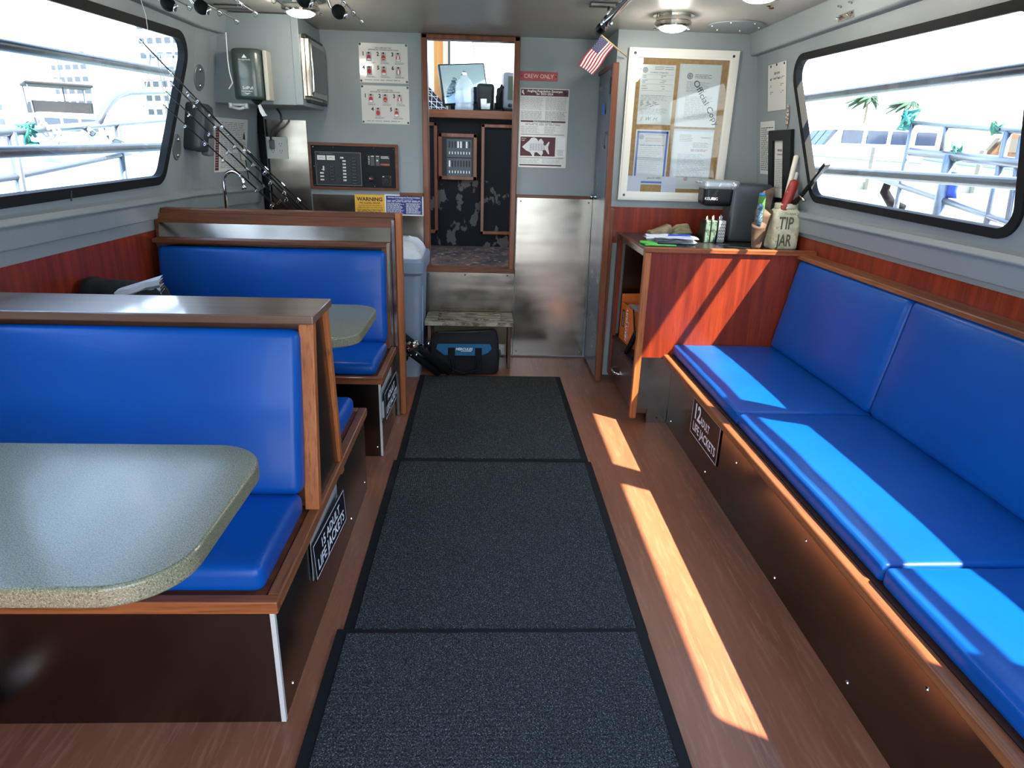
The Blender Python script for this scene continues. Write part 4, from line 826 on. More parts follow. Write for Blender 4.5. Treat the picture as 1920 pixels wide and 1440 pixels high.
g = G(); g.M = pm_; g.box((.385, .155, .010), (.535, .228, .013), 0); g.box((.408, .160, .013), (.433, .213, .020), 1); g.box((.442, .160, .013), (.466, .213, .020), 1); g.box((.447, .188, .020), (.458, .198, .021), 2); g.box((.472, .163, .013), (.532, .174, .0136), 3); g.lines(.476, .53, .205, .222, 2, .004, .0135, 2, ragged=.1); g.lines(.392, .402, .165, .222, 6, .004, .0135, 2); g.lines(.41, .43, .217, .222, 1, .005, .0135, 2, ragged=0); g.lines(.444, .464, .217, .222, 1, .005, .0135, 2, ragged=0)
g.build('rocker_module', [BLK, DKG, WHI, mat('orange_red_label', (170, 70, 52), .5)], parent=sp_)
g = G(); g.M = pm_; g.lathe([(.019, .010), (.019, .018), (.010, .020), (0, .020)], 20, 0, Matrix.Translation((.405, .075, 0))); g.lathe([(.006, .02), (0, .022)], 10, 1, Matrix.Translation((.41, .075, 0))); g.lathe([(.004, .02), (0, .022)], 10, 2, Matrix.Translation((.399, .078, 0))); g.build('indicator', [BLK, RED, WHI], parent=sp_)
g = G(); g.M = pm_; g.box((.478, .032, .010), (.542, .100, .016), 0); g.lathe([(.022, .016), (.020, .024), (0, .024)], 20, 0, Matrix.Translation((.509, .066, 0))); g.box((-.022, -.004, .024), (.022, .004, .032), 0, Matrix.Translation((.509, .066, 0)) @ Matrix.Rotation(.6, 4, 'Z')); g.lines(.482, .538, .088, .094, 1, .005, .0165, 1, gap=3, ragged=0); g.build('rotary_switch', [BLK, WHI], parent=sp_)

# breaker panels in the wheelhouse console
bk = thing('breaker_box', (-.237, 5.79, 1.2), 'teak-framed pair of small breaker panels on the black wheelhouse console', 'breaker panel')
ringframe(-.396, -.080, 1.195, 1.558, .030, 5.80, .026, 'teak_frame', TKZ, parent=bk)
g = G(); g.box((-.37, 5.793, 1.22), (-.10, 5.799, 1.53)); g.build('backing', BLK, parent=bk)
for z0 in (1.372, 1.223):
    g = G(); g.box((-.328, 5.788, z0), (-.122, 5.793, z0 + .143)); p_ = g.build('panel_plate', DKG, parent=bk, bevel=.002)
    for k in range(8):
        g = G(); x = -.305 + .0235 * k; g.box((x - .0035, 5.780, z0 + .025), (x + .0035, 5.788, z0 + .045), 0)
        wl = (k in (3, 4, 6)) if z0 > 1.3 else k == 0
        g.box((x - .006, 5.7865, z0 + .075), (x + .006, 5.788, z0 + .125), 0 if wl else 1); g.build('toggle', [WHITE, BLK], parent=p_)

# ================================================================== wheelhouse dash
sc_ = thing('chart_monitor', (-.16, 6.0, 1.74), 'tilted flat monitor on the wheelhouse dash reflecting the sky', 'monitor')
mm = Matrix.Translation((-.165, 6.06, 1.757)) @ Matrix.Rotation(.42, 4, 'Z') @ Matrix.Rotation(-.10, 4, 'Y') @ Matrix.Rotation(-.15, 4, 'X')
g = G(); g.M = mm; g.box((-.21, .0, .04), (.21, .035, .36)); g.box((-.05, .01, 0), (.05, .03, .06)); g.build('housing', BLK, parent=sc_, bevel=.01)
g = G(); g.M = mm; g.box((-.195, -.002, .055), (.195, .0, .348)); g.build('screen', mat('glossy_dark_screen', (130, 150, 165), .04, .9), parent=sc_)
g = G(); g.tube([(-.18 - .02 * math.cos(k * .9) - .0022 * k, 5.955 + .02 * math.sin(k * .9), 2.04 - .004 * k) for k in range(44)], .003, 6); g.build('coiled_cord', BLK, label='black coiled microphone cord hanging in front of the tilted monitor', cat='cord')
sd = thing('sounder_display', (.2, 5.95, 1.74), 'grey marine display at the right side of the wheelhouse dash', 'display')
g = G(); g.M = Matrix.Translation((.215, 5.97, 1.742)) @ Matrix.Rotation(.2, 4, 'Z'); g.rbox((-.085, -.02, .02), (.20, .10, .30), .02); g.build('housing', MDG, parent=sd, smooth=True)
g = G(); g.M = Matrix.Translation((.215, 5.97, 1.742)) @ Matrix.Rotation(.2, 4, 'Z'); g.box((-.05, -.024, .09), (.17, -.02, .27)); g.build('screen', mat('olive_screen', (58, 66, 46), .15), parent=sd)
g = G(); g.M = Matrix.Translation((.215, 5.97, 1.742)) @ Matrix.Rotation(.2, 4, 'Z')
for x in (-.03, .03, .09): g.lathe([(.016, 0), (.014, .012), (0, .014)], 14, 0, frame((x, -.02, .05), (1, 0, 0), (0, 0, 1)))
g.build('knob', BLK, parent=sd)
hd = thing('handset', (.10, 6.0, 1.74), 'black radio handset leaning against the grey display', 'handset')
g = G(); g.rbox((.075, 5.98, 1.74), (.15, 6.04, 1.93), .025); g.tube([(.09, 5.97, 1.76), (.08, 5.95, 1.85), (.12, 5.95, 1.94), (.15, 5.97, 1.90)], .015, 8); g.build('grip', BLKM, parent=hd, smooth=True)
wb = thing('water_bottle', (-.19, 5.95, 1.738), 'large clear ridged water bottle standing on the wheelhouse shelf', 'bottle')
pr_ = [(.070, 0), (.078, .01), (.078, .04), (.073, .05), (.078, .06), (.078, .14), (.074, .15), (.078, .16), (.074, .19), (.055, .23), (.026, .262), (.021, .27)]
g = G(); g.lathe([(r, z) for r, z in pr_], 28, 0, Matrix.Translation((-.19, 5.95, 1.738))); g.build('bottle_body', mat('frosted_clear_plastic', (196, 206, 212), .12, coat=.5), parent=wb, smooth=True)
bpy.data.materials['frosted_clear_plastic'].node_tree.nodes['Principled BSDF'].inputs['Alpha'].default_value = .45
g = G(); g.lathe([(.018, .27), (.019, .272), (.019, .288), (.017, .29), (0, .29)], 20, 0, Matrix.Translation((-.19, 5.95, 1.738))); g.build('cap', WHITE, parent=wb, smooth=True)
g = G(); rg = []
for i in range(13):
    t = i / 12.; x = -.70 + .36 * t; hh = .20 * math.sin(PI * min(1, .25 + t * .72)) ** 1.1 + .01
    rg.append([(x, 5.90 + .20 * k / 12., 1.7385 + hh * math.sin(PI * k / 12.) * (1 + .12 * noise.noise(Vector((i * .5, k * .6, 1)))) ) for k in range(13)])
g.loft(rg, cap=True, closed=False)
PL = mat('black_white_plaid', (18, 20, 28), .9)
t = PL.node_tree; b = t.nodes['Principled BSDF']; tn = t.nodes.new('ShaderNodeTexCoord'); prev = None
for d_ in ('X', 'Z', 'DIAGONAL'):
    w = t.nodes.new('ShaderNodeTexWave'); w.bands_direction = d_; w.inputs['Scale'].default_value = 7.5; w.inputs['Distortion'].default_value = 1.2; t.links.new(tn.outputs['Object'], w.inputs['Vector'])
    mr = t.nodes.new('ShaderNodeMapRange'); mr.inputs[1].default_value = .965; mr.inputs[2].default_value = .99; t.links.new(w.outputs['Fac'], mr.inputs[0])
    mx = t.nodes.new('ShaderNodeMix'); mx.data_type = 'RGBA'; mx.inputs['B'].default_value = lin((206, 208, 212)); t.links.new(mr.outputs[0], mx.inputs['Factor'])
    if prev: t.links.new(prev, mx.inputs['A'])
    else: mx.inputs['A'].default_value = lin((18, 20, 28))
    prev = mx.outputs['Result']
t.links.new(prev, b.inputs['Base Color'])
g.build('plaid_shirt', PL, label='crumpled black and white plaid shirt at the left end of the wheelhouse shelf', cat='shirt', smooth=True)
cp = thing('cup', (-.01, 5.93, 1.738), 'small clear cup with a dark clip between bottle and handset', 'cup')
g = G(); g.lathe([(.036, 0), (.042, .08), (.040, .08), (.034, .004), (0, .004)], 20, 0, Matrix.Translation((-.015, 5.93, 1.752))); g.build('cup_body', WHITE, parent=cp, smooth=True)
g = G(); g.box((-.005, 5.885, 1.80), (.03, 5.90, 1.85)); g.tube([(.0, 5.89, 1.84), (.015, 5.89, 1.865), (.025, 5.89, 1.84)], .003, 6); g.build('clip', BLK, parent=cp)
g = G(); g.rbox((-.10, 5.88, 1.738), (.13, 5.98, 1.752), .006); g.build('dark_pad', BLKM, label='flat black pad under the cup on the wheelhouse shelf', cat='pad', smooth=True)
g = G(); g.rbox((-.09, 6.02, 1.738), (.06, 6.10, 1.96), .03); g.build('black_radio', BLK, label='black box behind the cup on the wheelhouse dash', cat='radio', smooth=True)
# ================================================================== galley corner (left, beyond the partition)
gc = thing('galley_counter', (-1.2, 4.15, 0), 'galley counter with steel top hidden behind the booth partition', 'counter')
g = G(); g.box((-1.52, 3.615, 0), (-.80, 4.695, .90)); g.build('body', CHZ, parent=gc)
g = G(); g.box((-1.55, 3.61, .90), (-.79, 4.695, .93)); g.build('steel_top', STEEL, parent=gc, bevel=.004)
hc = thing('wall_cabinet', (-1.3, 4.4, 1.65), 'grey painted wall cabinet with microwave hanging in the left corner', 'cabinet')
g = G(); g.box((-1.57, 4.18, 1.652), (-1.063, 4.705, 2.12)); g.build('cabinet_body', GREY, parent=hc, bevel=.006, seg=3)
g = G(); g.box((-1.100, 4.172, 1.655), (-1.058, 4.182, 2.115)); g.build('corner_moulding', GREY, parent=hc, bevel=.004, seg=3)
mw = thing('microwave', (-1.05, 4.45, 1.69), 'stainless microwave with dark window set in the grey wall cabinet', 'microwave')
mM = frame((-1.063, 4.20, 1.688), (0, 1, 0), (0, 0, 1))
g = G(); g.M = mM; g.box((0, 0, -.02), (.48, .34, .008)); g.build('surround', NICKEL, parent=mw, bevel=.003)
g = G(); g.M = mM; g.box((.075, .02, .008), (.475, .33, .034)); md = g.build('door', NICKEL, parent=mw, bevel=.004)
g = G(); g.M = mM; g.prism(rpoly([(.105, .05), (.465, .05), (.465, .30), (.105, .30)], .035, 6), .033, .038); g.build('window', mat('microwave_glass', (34, 38, 38), .12, coat=.4), parent=md)
g = G(); g.M = mM; g.tube([(.085, .03, .034), (.083, .05, .043), (.083, .30, .043), (.085, .32, .034)], .006, 10); g.build('bar_handle', CHROME, parent=md, smooth=True)
for q in (((.07, .330, -.01), (.48, .350, .02)), ((.07, -.012, -.01), (.48, .004, .028))): g = G(); g.M = mM; g.box(*q); g.build('vent_grille', BLK, parent=mw, bevel=.002)
pt = thing('towel_dispenser', (-1.32, 4.1, 1.66), 'smoky grey centre-pull paper towel dispenser on the wall cabinet', 'dispenser')
g = G(); rr = []
for z, k in ((1.672, .96), (1.69, 1), (1.90, 1), (1.922, .98), (1.93, .90)):
    rr.append([(-1.335 + .095 * k * (1 if True else 0) * math.copysign(abs(math.cos(a)) ** .6, math.cos(a)), 4.18 - .115 * k * abs(math.sin(a)) ** .8, z) for a in [PI * j / 18 for j in range(19)]])
g.loft(rr, closed=True); g.build('smoked_cover', mat('smoked_plastic', (66, 76, 72), .34, .2, coat=.3), parent=pt, smooth=True)
g = G(); g.box((-1.245, 4.09, 1.668), (-1.222, 4.18, 1.925)); g.build('side_panel', mat('beige_plastic', (170, 168, 154), .45), parent=pt, bevel=.006)
g = G(); g.lathe([(.010, 0), (.03, .02), (.035, .028)], 16, 0, Matrix.Translation((-1.30, 4.11, 1.645))); g.build('nozzle', BLK, parent=pt)
g = G(); g.loft([[(-1.300, 4.11, 1.65), (-1.285, 4.105, 1.65), (-1.285, 4.115, 1.65), (-1.298, 4.118, 1.65)], [(-1.292, 4.11, 1.61), (-1.262, 4.105, 1.605), (-1.262, 4.12, 1.60), (-1.29, 4.12, 1.60)], [(-1.278, 4.11, 1.585), (-1.252, 4.105, 1.59), (-1.252, 4.112, 1.59), (-1.275, 4.115, 1.585)]]); g.build('paper_towel', WHITE, parent=pt)
g = G(); g.M = frame((-1.335, 4.064, 1.66), (1, 0, 0), (0, 0, 1)); g.text('SofPull', .022, .005, .062, 0, 0, align='CENTER'); g.text('Georgia-Pacific', .011, 0, .208, 0, 0, align='CENTER'); g.add([(-.014, .220, 0), (.014, .220, 0), (0, .238, 0)], [(0, 1, 2)]); g.add([(-.02, .044, 0), (0, .036, 0), (.02, .044, 0), (0, .040, 0)], [(0, 1, 2, 3)]); g.lines(-.03, .03, .05, .054, 1, .0025, 0, 0, ragged=0); g.build('lettering', WHI, parent=pt)
g = G(); g.tube([(-1.450, 4.12, 1.632), (-1.41, 4.12, 1.622), (-1.37, 4.12, 1.632)], .008, 10); g.box((-1.462, 4.11, 1.625), (-1.446, 4.14, 1.652)); g.box((-1.375, 4.11, 1.625), (-1.359, 4.14, 1.652)); g.tube([(-1.45, 4.13, 1.644), (-1.37, 4.13, 1.644)], .008, 10); g.build('white_holder', WHITE, label='small white plastic holder under the towel dispenser', cat='holder', smooth=True)
sdp = thing('soap_dispenser', (-1.55, 4.0, 1.385), 'dark grey wall dispenser beside the left window', 'dispenser')
lM = lwall2(3.86, 1.39, 0)
g = G(); g.M = lM; g.loft([rpoly([(0 + a, 0 + c), (.155 - a, 0 + c), (.155 - a * 1.2, .27 - c), (a, .27 - c)], .03, 5) and [(p[0], p[1], z) for p in rpoly([(a, .01 + c), (.16 - a, c), (.15 - a, .26 - c), (.02 + a, .25 - c)], .028, 5)] for z, a, c in ((0, 0, 0), (.075, 0, 0), (.10, .012, .012))]); g.build('housing', mat('dark_slate_plastic', (52, 58, 64), .4), parent=sdp, smooth=True)
g = G(); g.M = lM; g.rbox((.085, -.012, .06), (.155, .085, .108), .012); g.build('push_bar', MDG, parent=sdp, smooth=True)
OVM = mat('grey_coated_plate', (104, 110, 112), .4, .3)
for y, z, lab in ((4.03, 1.70, 'upper oval steel plate with two bolts beside the left window'), (3.78, 1.34, 'lower oval steel plate with two bolts beside the left window')):
    op = thing('oval_plate', (-1.6, y, z), lab, 'plate', 'oval plates on the left wall'); oM = lwall2(y, z, 0)
    g = G(); g.M = oM; g.loft([[(.048 * k * math.cos(a), .07 + .068 * k * math.sin(a), zz) for a in [2 * PI * j / 28 for j in range(28)]] for k, zz in ((1, 0), (1, .003), (.93, .006))]); g.build('plate_body', OVM, parent=op, smooth=False)
    for c in (.03, .11):
        g = G(); g.M = oM; g.lathe([(.012, .006), (.010, .012), (0, .014)], 14, 0, Matrix.Translation((0, c, 0))); g.build('bolt', CHROME, parent=op, smooth=True)
op = thing('outlet_plate', (-1.38, 4.69, 1.345), 'double white outlet plate on the steel splash panel', 'outlet')
oM = frame((-1.452, 4.6975, 1.345), (1, 0, 0), (0, 0, 1))
g = G(); g.M = oM; g.box((0, 0, 0), (.138, .136, .005)); g.build('cover_plate', WHITE, parent=op, bevel=.002)
g = G(); g.M = oM
for cx in (.042, .094):
    g.box((cx - .017, .025, .005), (cx + .017, .111, .008), 0)
    for cy in (.047, .090):
        g.box((cx - .009, cy, .008), (cx - .006, cy + .010, .0086), 1); g.box((cx + .006, cy, .008), (cx + .009, cy + .010, .0086), 1); g.lathe([(.003, .008), (0, .0088)], 8, 1, Matrix.Translation((cx, cy - .008, 0)))
g.build('socket', [WHITE, INK], parent=op)
pc = thing('power_cord', (-1.38, 4.6, 1.4), 'grey power cord looping from the wall cabinet to the outlet', 'cord')
g = G(); g.tube([(-1.345, 4.62, 1.655), (-1.318, 4.61, 1.62), (-1.315, 4.61, 1.58), (-1.345, 4.61, 1.545), (-1.385, 4.62, 1.52), (-1.402, 4.64, 1.49), (-1.405, 4.65, 1.46)], .007, 8); g.build('cord', DKG, parent=pc, smooth=True)
g = G(); g.rbox((-1.423, 4.655, 1.405), (-1.393, 4.689, 1.465), .008); g.build('plug', MDG, parent=pc, smooth=True)
g = G(); g.tube([(-1.470, 4.665, .93), (-1.470, 4.665, 1.65)], .021, 10)
for z in (1.15, 1.35, 1.5, 1.6): g.tube([(-1.470, 4.665, z), (-1.470, 4.665, z + .006)], .024, 10)
g.build('cable_bundle', BLKM, label='vertical black cable bundle in the corner left of the steel panel', cat='cable', smooth=True)
g = G(); g.tube([(-1.535, 4.50, 1.50), (-1.535, 4.50, 1.46)], .014, 8); g.tube([(-1.535, 4.50, 1.46), (-1.55, 4.48, 1.42), (-1.54, 4.48, 1.36), (-1.53, 4.48, 1.42), (-1.525, 4.49, 1.30), (-1.52, 4.49, 1.22)], .004, 6); g.build('black_key_cord', BLK, label='black cord and fob hanging beside the cable bundle', cat='cord')
g = G(); g.box((-1.545, 4.46, 1.335), (-1.520, 4.475, 1.42)); g.build('ivory_switch', mat('ivory_tag', (206, 202, 190), .5), label='ivory hanging tag beside the black cable bundle', cat='tag', bevel=.004)
fc = thing('faucet', (-1.48, 4.0, .93), 'chrome gooseneck faucet rising behind the booth partition', 'faucet')
g = G(); pts = [(-1.497, 4.0, .93), (-1.497, 4.0, 1.20)] + [(-1.442 - .055 * math.cos(PI * k / 10), 4.0, 1.225 + .062 * math.sin(PI * k / 10)) for k in range(11)] + [(-1.387, 4.0, 1.205)]
g.tube(pts, .011, 12); g.tube([(-1.497, 4.0, .93), (-1.497, 4.0, .99)], .018, 14); g.build('spout', CHROME, parent=fc, smooth=True)
g = G(); g.tube([(-1.387, 4.0, 1.212), (-1.385, 4.0, 1.188)], .014, 12); g.build('aerator', CHROME, parent=fc, smooth=True)
# ------------------------------------------------------------------ fishing rods
def rod(name, p0, p1, label, group, n_g=7, r0=.006, r1=.0018, grip=None, ring=(0, 0, -1), col=None, gs=.010):
    p0 = Vector(p0); p1 = Vector(p1); d = p1 - p0; L = d.length; root = thing(name, tuple(p0), label, 'fishing rod', group)
    g = G(); g.tube([tuple(p0 + d * t) for t in (0, .3, .6, .85, 1)], [r0, r0 * .8, r0 * .55, r1 * 1.2, r1], 8); g.build('blank', col or BLK, parent=root, smooth=True)
    rv = Vector(ring); rv = (rv - d.normalized() * rv.dot(d.normalized())).normalized()
    for k in range(n_g):
        t = .28 + .72 * k / (n_g - 1); rr_ = gs * (1.25 - .7 * t); c = p0 + d * t + rv * (rr_ + r0 * (1 - t))
        g = G(); ax = d.normalized(); b_ = ax.cross(rv); g.tube([tuple(c + (rv * math.cos(a) + b_ * math.sin(a)) * rr_) for a in [2 * PI * j / 10 for j in range(11)]], .0014, 5, caps=False); g.tube([tuple(p0 + d * (t - .008)), tuple(c - rv * rr_ * .6)], .0014, 5); g.tube([tuple(p0 + d * (t - .012)), tuple(p0 + d * (t + .012))], r0 * (1.25 - .75 * t), 6); g.build('line_guide', CHROME, parent=root)
    if grip:
        g = G(); g.tube([tuple(p0 + d * grip[0]), tuple(p0 + d * grip[1])], grip[2], 12); g.build('foam_grip', BLKM, parent=root, smooth=True)
    return root
lean = [((-.985, 4.17, .932), (-1.520, 3.30, 1.848), 'longest leaning fishing rod with its tip highest against the left window'),
        ((-1.045, 4.15, .932), (-1.538, 3.53, 1.655), 'leaning fishing rod whose tip stands second highest in the window'),
        ((-1.01, 4.20, .932), (-1.500, 3.50, 1.700), 'leaning fishing rod crossing in front of the window edge'),
        ((-1.10, 4.16, .932), (-1.530, 3.46, 1.595), 'leftmost and lowest leaning fishing rod of the bundle'),
        ((-.95, 4.22, .932), (-1.475, 3.62, 1.66), 'rightmost leaning fishing rod of the bundle by the left window')]
for i, (a, b_, lab) in enumerate(lean):
    rod('fishing_rod', a, b_, lab, 'fishing rods leaning in the galley corner', ring=(-.3, -.8, -.6), col=BLK, r0=.007, r1=.003, gs=.012)
def reel(root, c, sgn=1, gold=False, ax=(1, 0, 0), k=1.0):
    c = Vector(c); X = Vector(ax).normalized(); M_ = frame(tuple(c), tuple(Vector((0, 1, 0)).cross(X) if abs(X.y) < .9 else (1, 0, 0)), (0, 1, 0) if abs(X.y) < .9 else (0, 0, 1))
    M_ = Matrix.Translation(c) @ X.to_track_quat('Z', 'Y').to_matrix().to_4x4()
    g = G(); g.M = M_; g.lathe([(.030 * k, -.032 * k), (.034 * k, -.028 * k), (.034 * k, -.018 * k), (.024 * k, -.016 * k), (.022 * k, .016 * k), (.034 * k, .018 * k), (.034 * k, .030 * k), (.028 * k, .036 * k), (.012 * k, .038 * k), (.012 * k, .046 * k), (0, .046 * k)], 24); r_ = g.build('reel_body', mat('gold_reel', (168, 140, 84), .2, 1.0) if gold else CHROME, parent=root, smooth=True)
    g = G(); g.M = M_; g.box((-.045 * k, -.006, .044 * k), (.045 * k, .006, .049 * k)); g.tube([(.042 * k, 0, .046 * k), (.042 * k, 0, .062 * k)], .004, 8); g.tube([(-.042 * k, 0, .046 * k), (-.042 * k, 0, .054 * k)], .006, 8); g.build('crank_arm', CHROME, parent=r_, bevel=.001)
    g = G(); g.M = M_; g.ball((.042 * k, 0, .078 * k), .021 * k, 0, sc=(1, 1, 1.05)); g.lathe([(.010 * k, .094 * k), (.010 * k, .101 * k), (0, .102 * k)], 12, 1, Matrix.Translation((.042 * k, 0, 0))); g.build('handle_knob', [BLKM, CHROME], parent=r_, smooth=True)
    return r_
over = [(-1.20, 3.05, 'leftmost overhead fishing rod with its reel and round black knob'), (-1.115, 3.34, 'second overhead fishing rod from the left, longest tip'), (-.965, 3.13, 'third overhead fishing rod from the left ahead of the lamp'), (-.80, 3.0, 'fourth overhead fishing rod from the left with the gold reel'), (-.545, 3.22, 'rightmost overhead fishing rod with its tip nearest the companionway')]
for i, (x, ye, lab) in enumerate(over):
    r_ = rod('overhead_rod', (x - .01, .9, 1.985), (x, ye, 1.952), lab, 'fishing rods racked under the ceiling', n_g=10, ring=(0, 0, -1), r0=.0085, r1=.0025, grip=(.02, .22, .014), gs=.014)
    if i in (0, 1, 3, 4):
        c = Vector({0: (-1.09, 2.36, 1.925), 1: (-1.00, 2.36, 1.925), 3: (-.635, 2.38, 1.915), 4: (-.56, 2.36, 1.925)}[i]); kn = Vector({0: (-1.004, 2.39, 1.848), 1: (-.906, 2.40, 1.844), 3: (-.574, 2.36, 1.868), 4: (-.477, 2.40, 1.846)}[i])
        k = 1.35 if i == 3 else 1.0
        g = G(); g.M = Matrix.Translation(c) @ Matrix.Rotation(PI / 2, 4, 'Y'); g.lathe([(.030 * k, -.032 * k), (.034 * k, -.028 * k), (.034 * k, -.018 * k), (.024 * k, -.016 * k), (.022 * k, .012 * k), (.034 * k, .014 * k), (.034 * k, .024 * k), (.026 * k, .030 * k), (0, .030 * k)], 24)
        rl = g.build('reel_body', mat('gold_reel', (178, 148, 88), .2, 1.0) if i == 3 else CHROME, parent=r_, smooth=True)
        g = G(); g.tube([tuple(c + Vector((.03, 0, 0))), tuple(c + Vector((.045, 0, -.01))), tuple(kn + Vector((-.026, 0, .014))), tuple(kn + Vector((-.012, 0, .004)))], [.007, .006, .005, .006], 8); g.build('crank_arm', CHROME, parent=rl, smooth=True)
        g = G(); T_ = Matrix.Translation(kn) @ Vector((.8, .1, -.35)).to_track_quat('Z', 'Y').to_matrix().to_4x4(); g.ball((0, 0, 0), .0215, 0, T_, sc=(1, 1, 1.05)); g.lathe([(.012, .018), (.012, .025), (.006, .027), (0, .026)], 14, 1, T_); g.build('handle_knob', [BLKM, CHROME], parent=rl, smooth=True)
        g = G(); g.tube([tuple(c + Vector((0, -.03, .045))), tuple(c + Vector((0, .03, .045)))], .012, 8); g.build('reel_foot', CHROME, parent=rl, smooth=True)
rk = thing('rod_rack', (-.87, 2.45, 2.0), 'ceiling rack bars carrying the overhead fishing rods', 'rack')
for y in (1.3, 2.62):
    g = G(); g.tube([(-1.34, y, 2.012), (-.40, y, 2.012)], .010, 10); g.tube([(-1.33, y, 2.012), (-1.33, y, 2.118)], .008, 8); g.tube([(-.42, y, 2.012), (-.42, y, 2.118)], .008, 8); g.build('rack_bar', NICKEL, parent=rk, smooth=True)
g = G(); g.tube([(-1.325, 2.9, 1.98), (-1.33, 2.95, 1.90), (-1.335, 2.96, 1.82)], .0012, 5); g.build('fishing_line', WHITE, label='loose end of fishing line hanging at the left window', cat='fishing line')
g = G(); g.tube([(-1.415, 4.05, 2.0), (-1.42, 4.05, 1.86), (-1.415, 4.045, 1.80), (-1.405, 4.045, 1.75), (-1.43, 4.05, 1.72)], .003, 6); g.build('white_wire', WHITE, label='thin white wire running down beside the towel dispenser', cat='wire')

# ================================================================== ceiling fittings
LENS = mat('lamp_lens', (255, 250, 238), .4, emit=((255, 246, 228), 3.0))
def dome(x, y, lab):
    root = thing('ceiling_lamp', (x, y, 2.045), lab, 'ceiling lamp', 'round ceiling lamps')
    T = Matrix.Translation((x, y, 2.045))
    g = G(); g.lathe([(.105, .080), (.105, .074), (.088, .072), (.090, .050), (.094, .046), (.094, .030), (.084, .022), (.072, .020), (.072, .04)], 36, 0, T); g.build('chrome_ring', NICKEL, parent=root, smooth=False)
    g = G(); g.lathe([(1e-6, 0), (.025, .001), (.05, .006), (.066, .014), (.072, .024)], 32, 0, T); g.build('glowing_lens', LENS, parent=root, smooth=True)
    for k in range(3): a = 2 * PI * k / 3 + .4; g = G(); g.tube([(x + .09 * math.cos(a), y + .09 * math.sin(a), 2.07), (x + .105 * math.cos(a), y + .105 * math.sin(a), 2.07)], .006, 8); g.build('clip_screw', CHROME, parent=root)
    l = bpy.data.lights.new('lamp_light', 'POINT'); l.energy = 3.2; l.shadow_soft_size = .06; l.color = (1, .93, .82); lo = bpy.data.objects.new('lamp_light', l); C.objects.link(lo); lo.location = (0, 0, -.03); lo.parent = root
dome(.955, 3.82, 'lit round ceiling lamp above the notice board'); dome(-.945, 3.80, 'lit round ceiling lamp behind the overhead fishing rods'); dome(1.11, 3.05, 'lit round ceiling lamp cut off at the top of the view')
rv_ = thing('ceiling_plate', (1.36, 4.05, 2.12), 'round grey access plate screwed to the ceiling', 'access plate')
g = G(); g.lathe([(.150, .006), (.150, 0), (0, 0)], 40, 0, Matrix.Translation((1.355, 4.03, 2.118))); g.build('cover', GREY, parent=rv_)
g = G()
for k in range(6): a = PI / 3 * k; g.ball((1.355 + .13 * math.cos(a), 4.03 + .13 * math.sin(a), 2.1175), .005)
g.build('screw', WHITE, parent=rv_)
for x, y, w_, lab in ((.57, 3.61, .16, 'dark slot vent in the ceiling behind the flag pole tube'), (-1.36, 4.03, .17, 'dark slot vent in the ceiling above the wall cabinet')):
    rt = thing('ceiling_vent', (x, y, 2.11), lab, 'vent', 'slot vents in the ceiling')
    g = G(); g.box((x - w_ / 2, y - .035, 2.112), (x + w_ / 2, y + .035, 2.1245)); g.build('vent_body', DKG, parent=rt, bevel=.002)
    g = G(); g.box((x - w_ / 2, y - .042, 2.108), (x + w_ / 2, y - .035, 2.118)); g.build('vent_lip', NICKEL, parent=rt)
g = G(); g.box((-1.10, 3.55, 2.105), (-.93, 3.78, 2.1245)); g.build('ceiling_grille', mat('pale_grey_plastic', (168, 168, 162), .5), label='pale rectangular ceiling fitting behind the overhead rod tips', cat='ceiling fitting', bevel=.006)
g = G(); g.tube([(1.33, 3.52, 2.124), (1.33, 3.50, 2.112), (1.345, 3.49, 2.112)], .004, 6); g.lathe([(.012, 0), (0, -.004)], 10, 0, Matrix.Translation((1.33, 3.52, 2.124))); g.build('brass_hook', mat('brass', (150, 124, 60), .3, 1.0), label='tiny brass hook screwed into the ceiling right of the lamps', cat='hook')
# pole tube with small flag
pt_ = thing('pole_tube', (.57, 3.0, 2.03), 'stainless tube under the ceiling with black end cap', 'tube')
g = G(); g.tube([(.545, 1.9, 2.035), (.584, 3.86, 2.052)], .019, 16); g.build('tube_body', CHROME, parent=pt_, smooth=True)
g = G(); g.tube([(.583, 3.80, 2.0515), (.585, 3.89, 2.0525)], .025, 16); g.build('end_cap', BLK, parent=pt_, smooth=True)
g = G(); g.tube([(.580, 3.66, 2.05), (.580, 3.67, 2.05)], .026, 16); g.tube([(.58, 3.60, 2.05), (.58, 3.60, 2.124)], .008, 8); g.tube([(.58, 3.595, 2.05), (.58, 3.605, 2.05)], .027, 16); g.build('mounting_collar', CHROME, parent=pt_, smooth=True)
fl = thing('small_flag', (.6, 3.9, 1.85), 'small United States flag on a thin stick hanging below the tube end', 'flag')
P0 = Vector((.588, 3.885, 2.035)); P1 = Vector((.817, 4.262, 1.975)); sd_ = (P1 - P0)
g = G(); g.tube([tuple(P0 - sd_ * .02), tuple(P1)], .004, 8); g.build('stick', mat('golden_stick', (190, 166, 110), .4), parent=fl, smooth=True)
FR = mat('flag_red', (158, 28, 50), .8); FW = mat('flag_white', (226, 224, 222), .8); FB = mat('flag_navy', (40, 44, 92), .8)
hv = sd_ * .47; fv = Vector((-.112, -.0, -.150))
def fp(u, v): q = P0 + sd_ * .03 + hv * u + fv * v; q = q + Vector((.004 * math.sin(v * 7 + u * 3), .006 * math.sin(v * 5), 0)); return tuple(q)
g = G()
for k in range(13):
    for j in range(14):
        u0, u1, v0, v1 = k / 13, (k + 1) / 13, j / 14, (j + 1) / 14; canton = k < 7 and j < 6
        g.add([fp(u0, v0), fp(u1, v0), fp(u1, v1), fp(u0, v1)], [(0, 1, 2, 3)], 2 if canton else (0 if k % 2 == 0 else 1))
nn = fv.cross(hv).normalized()
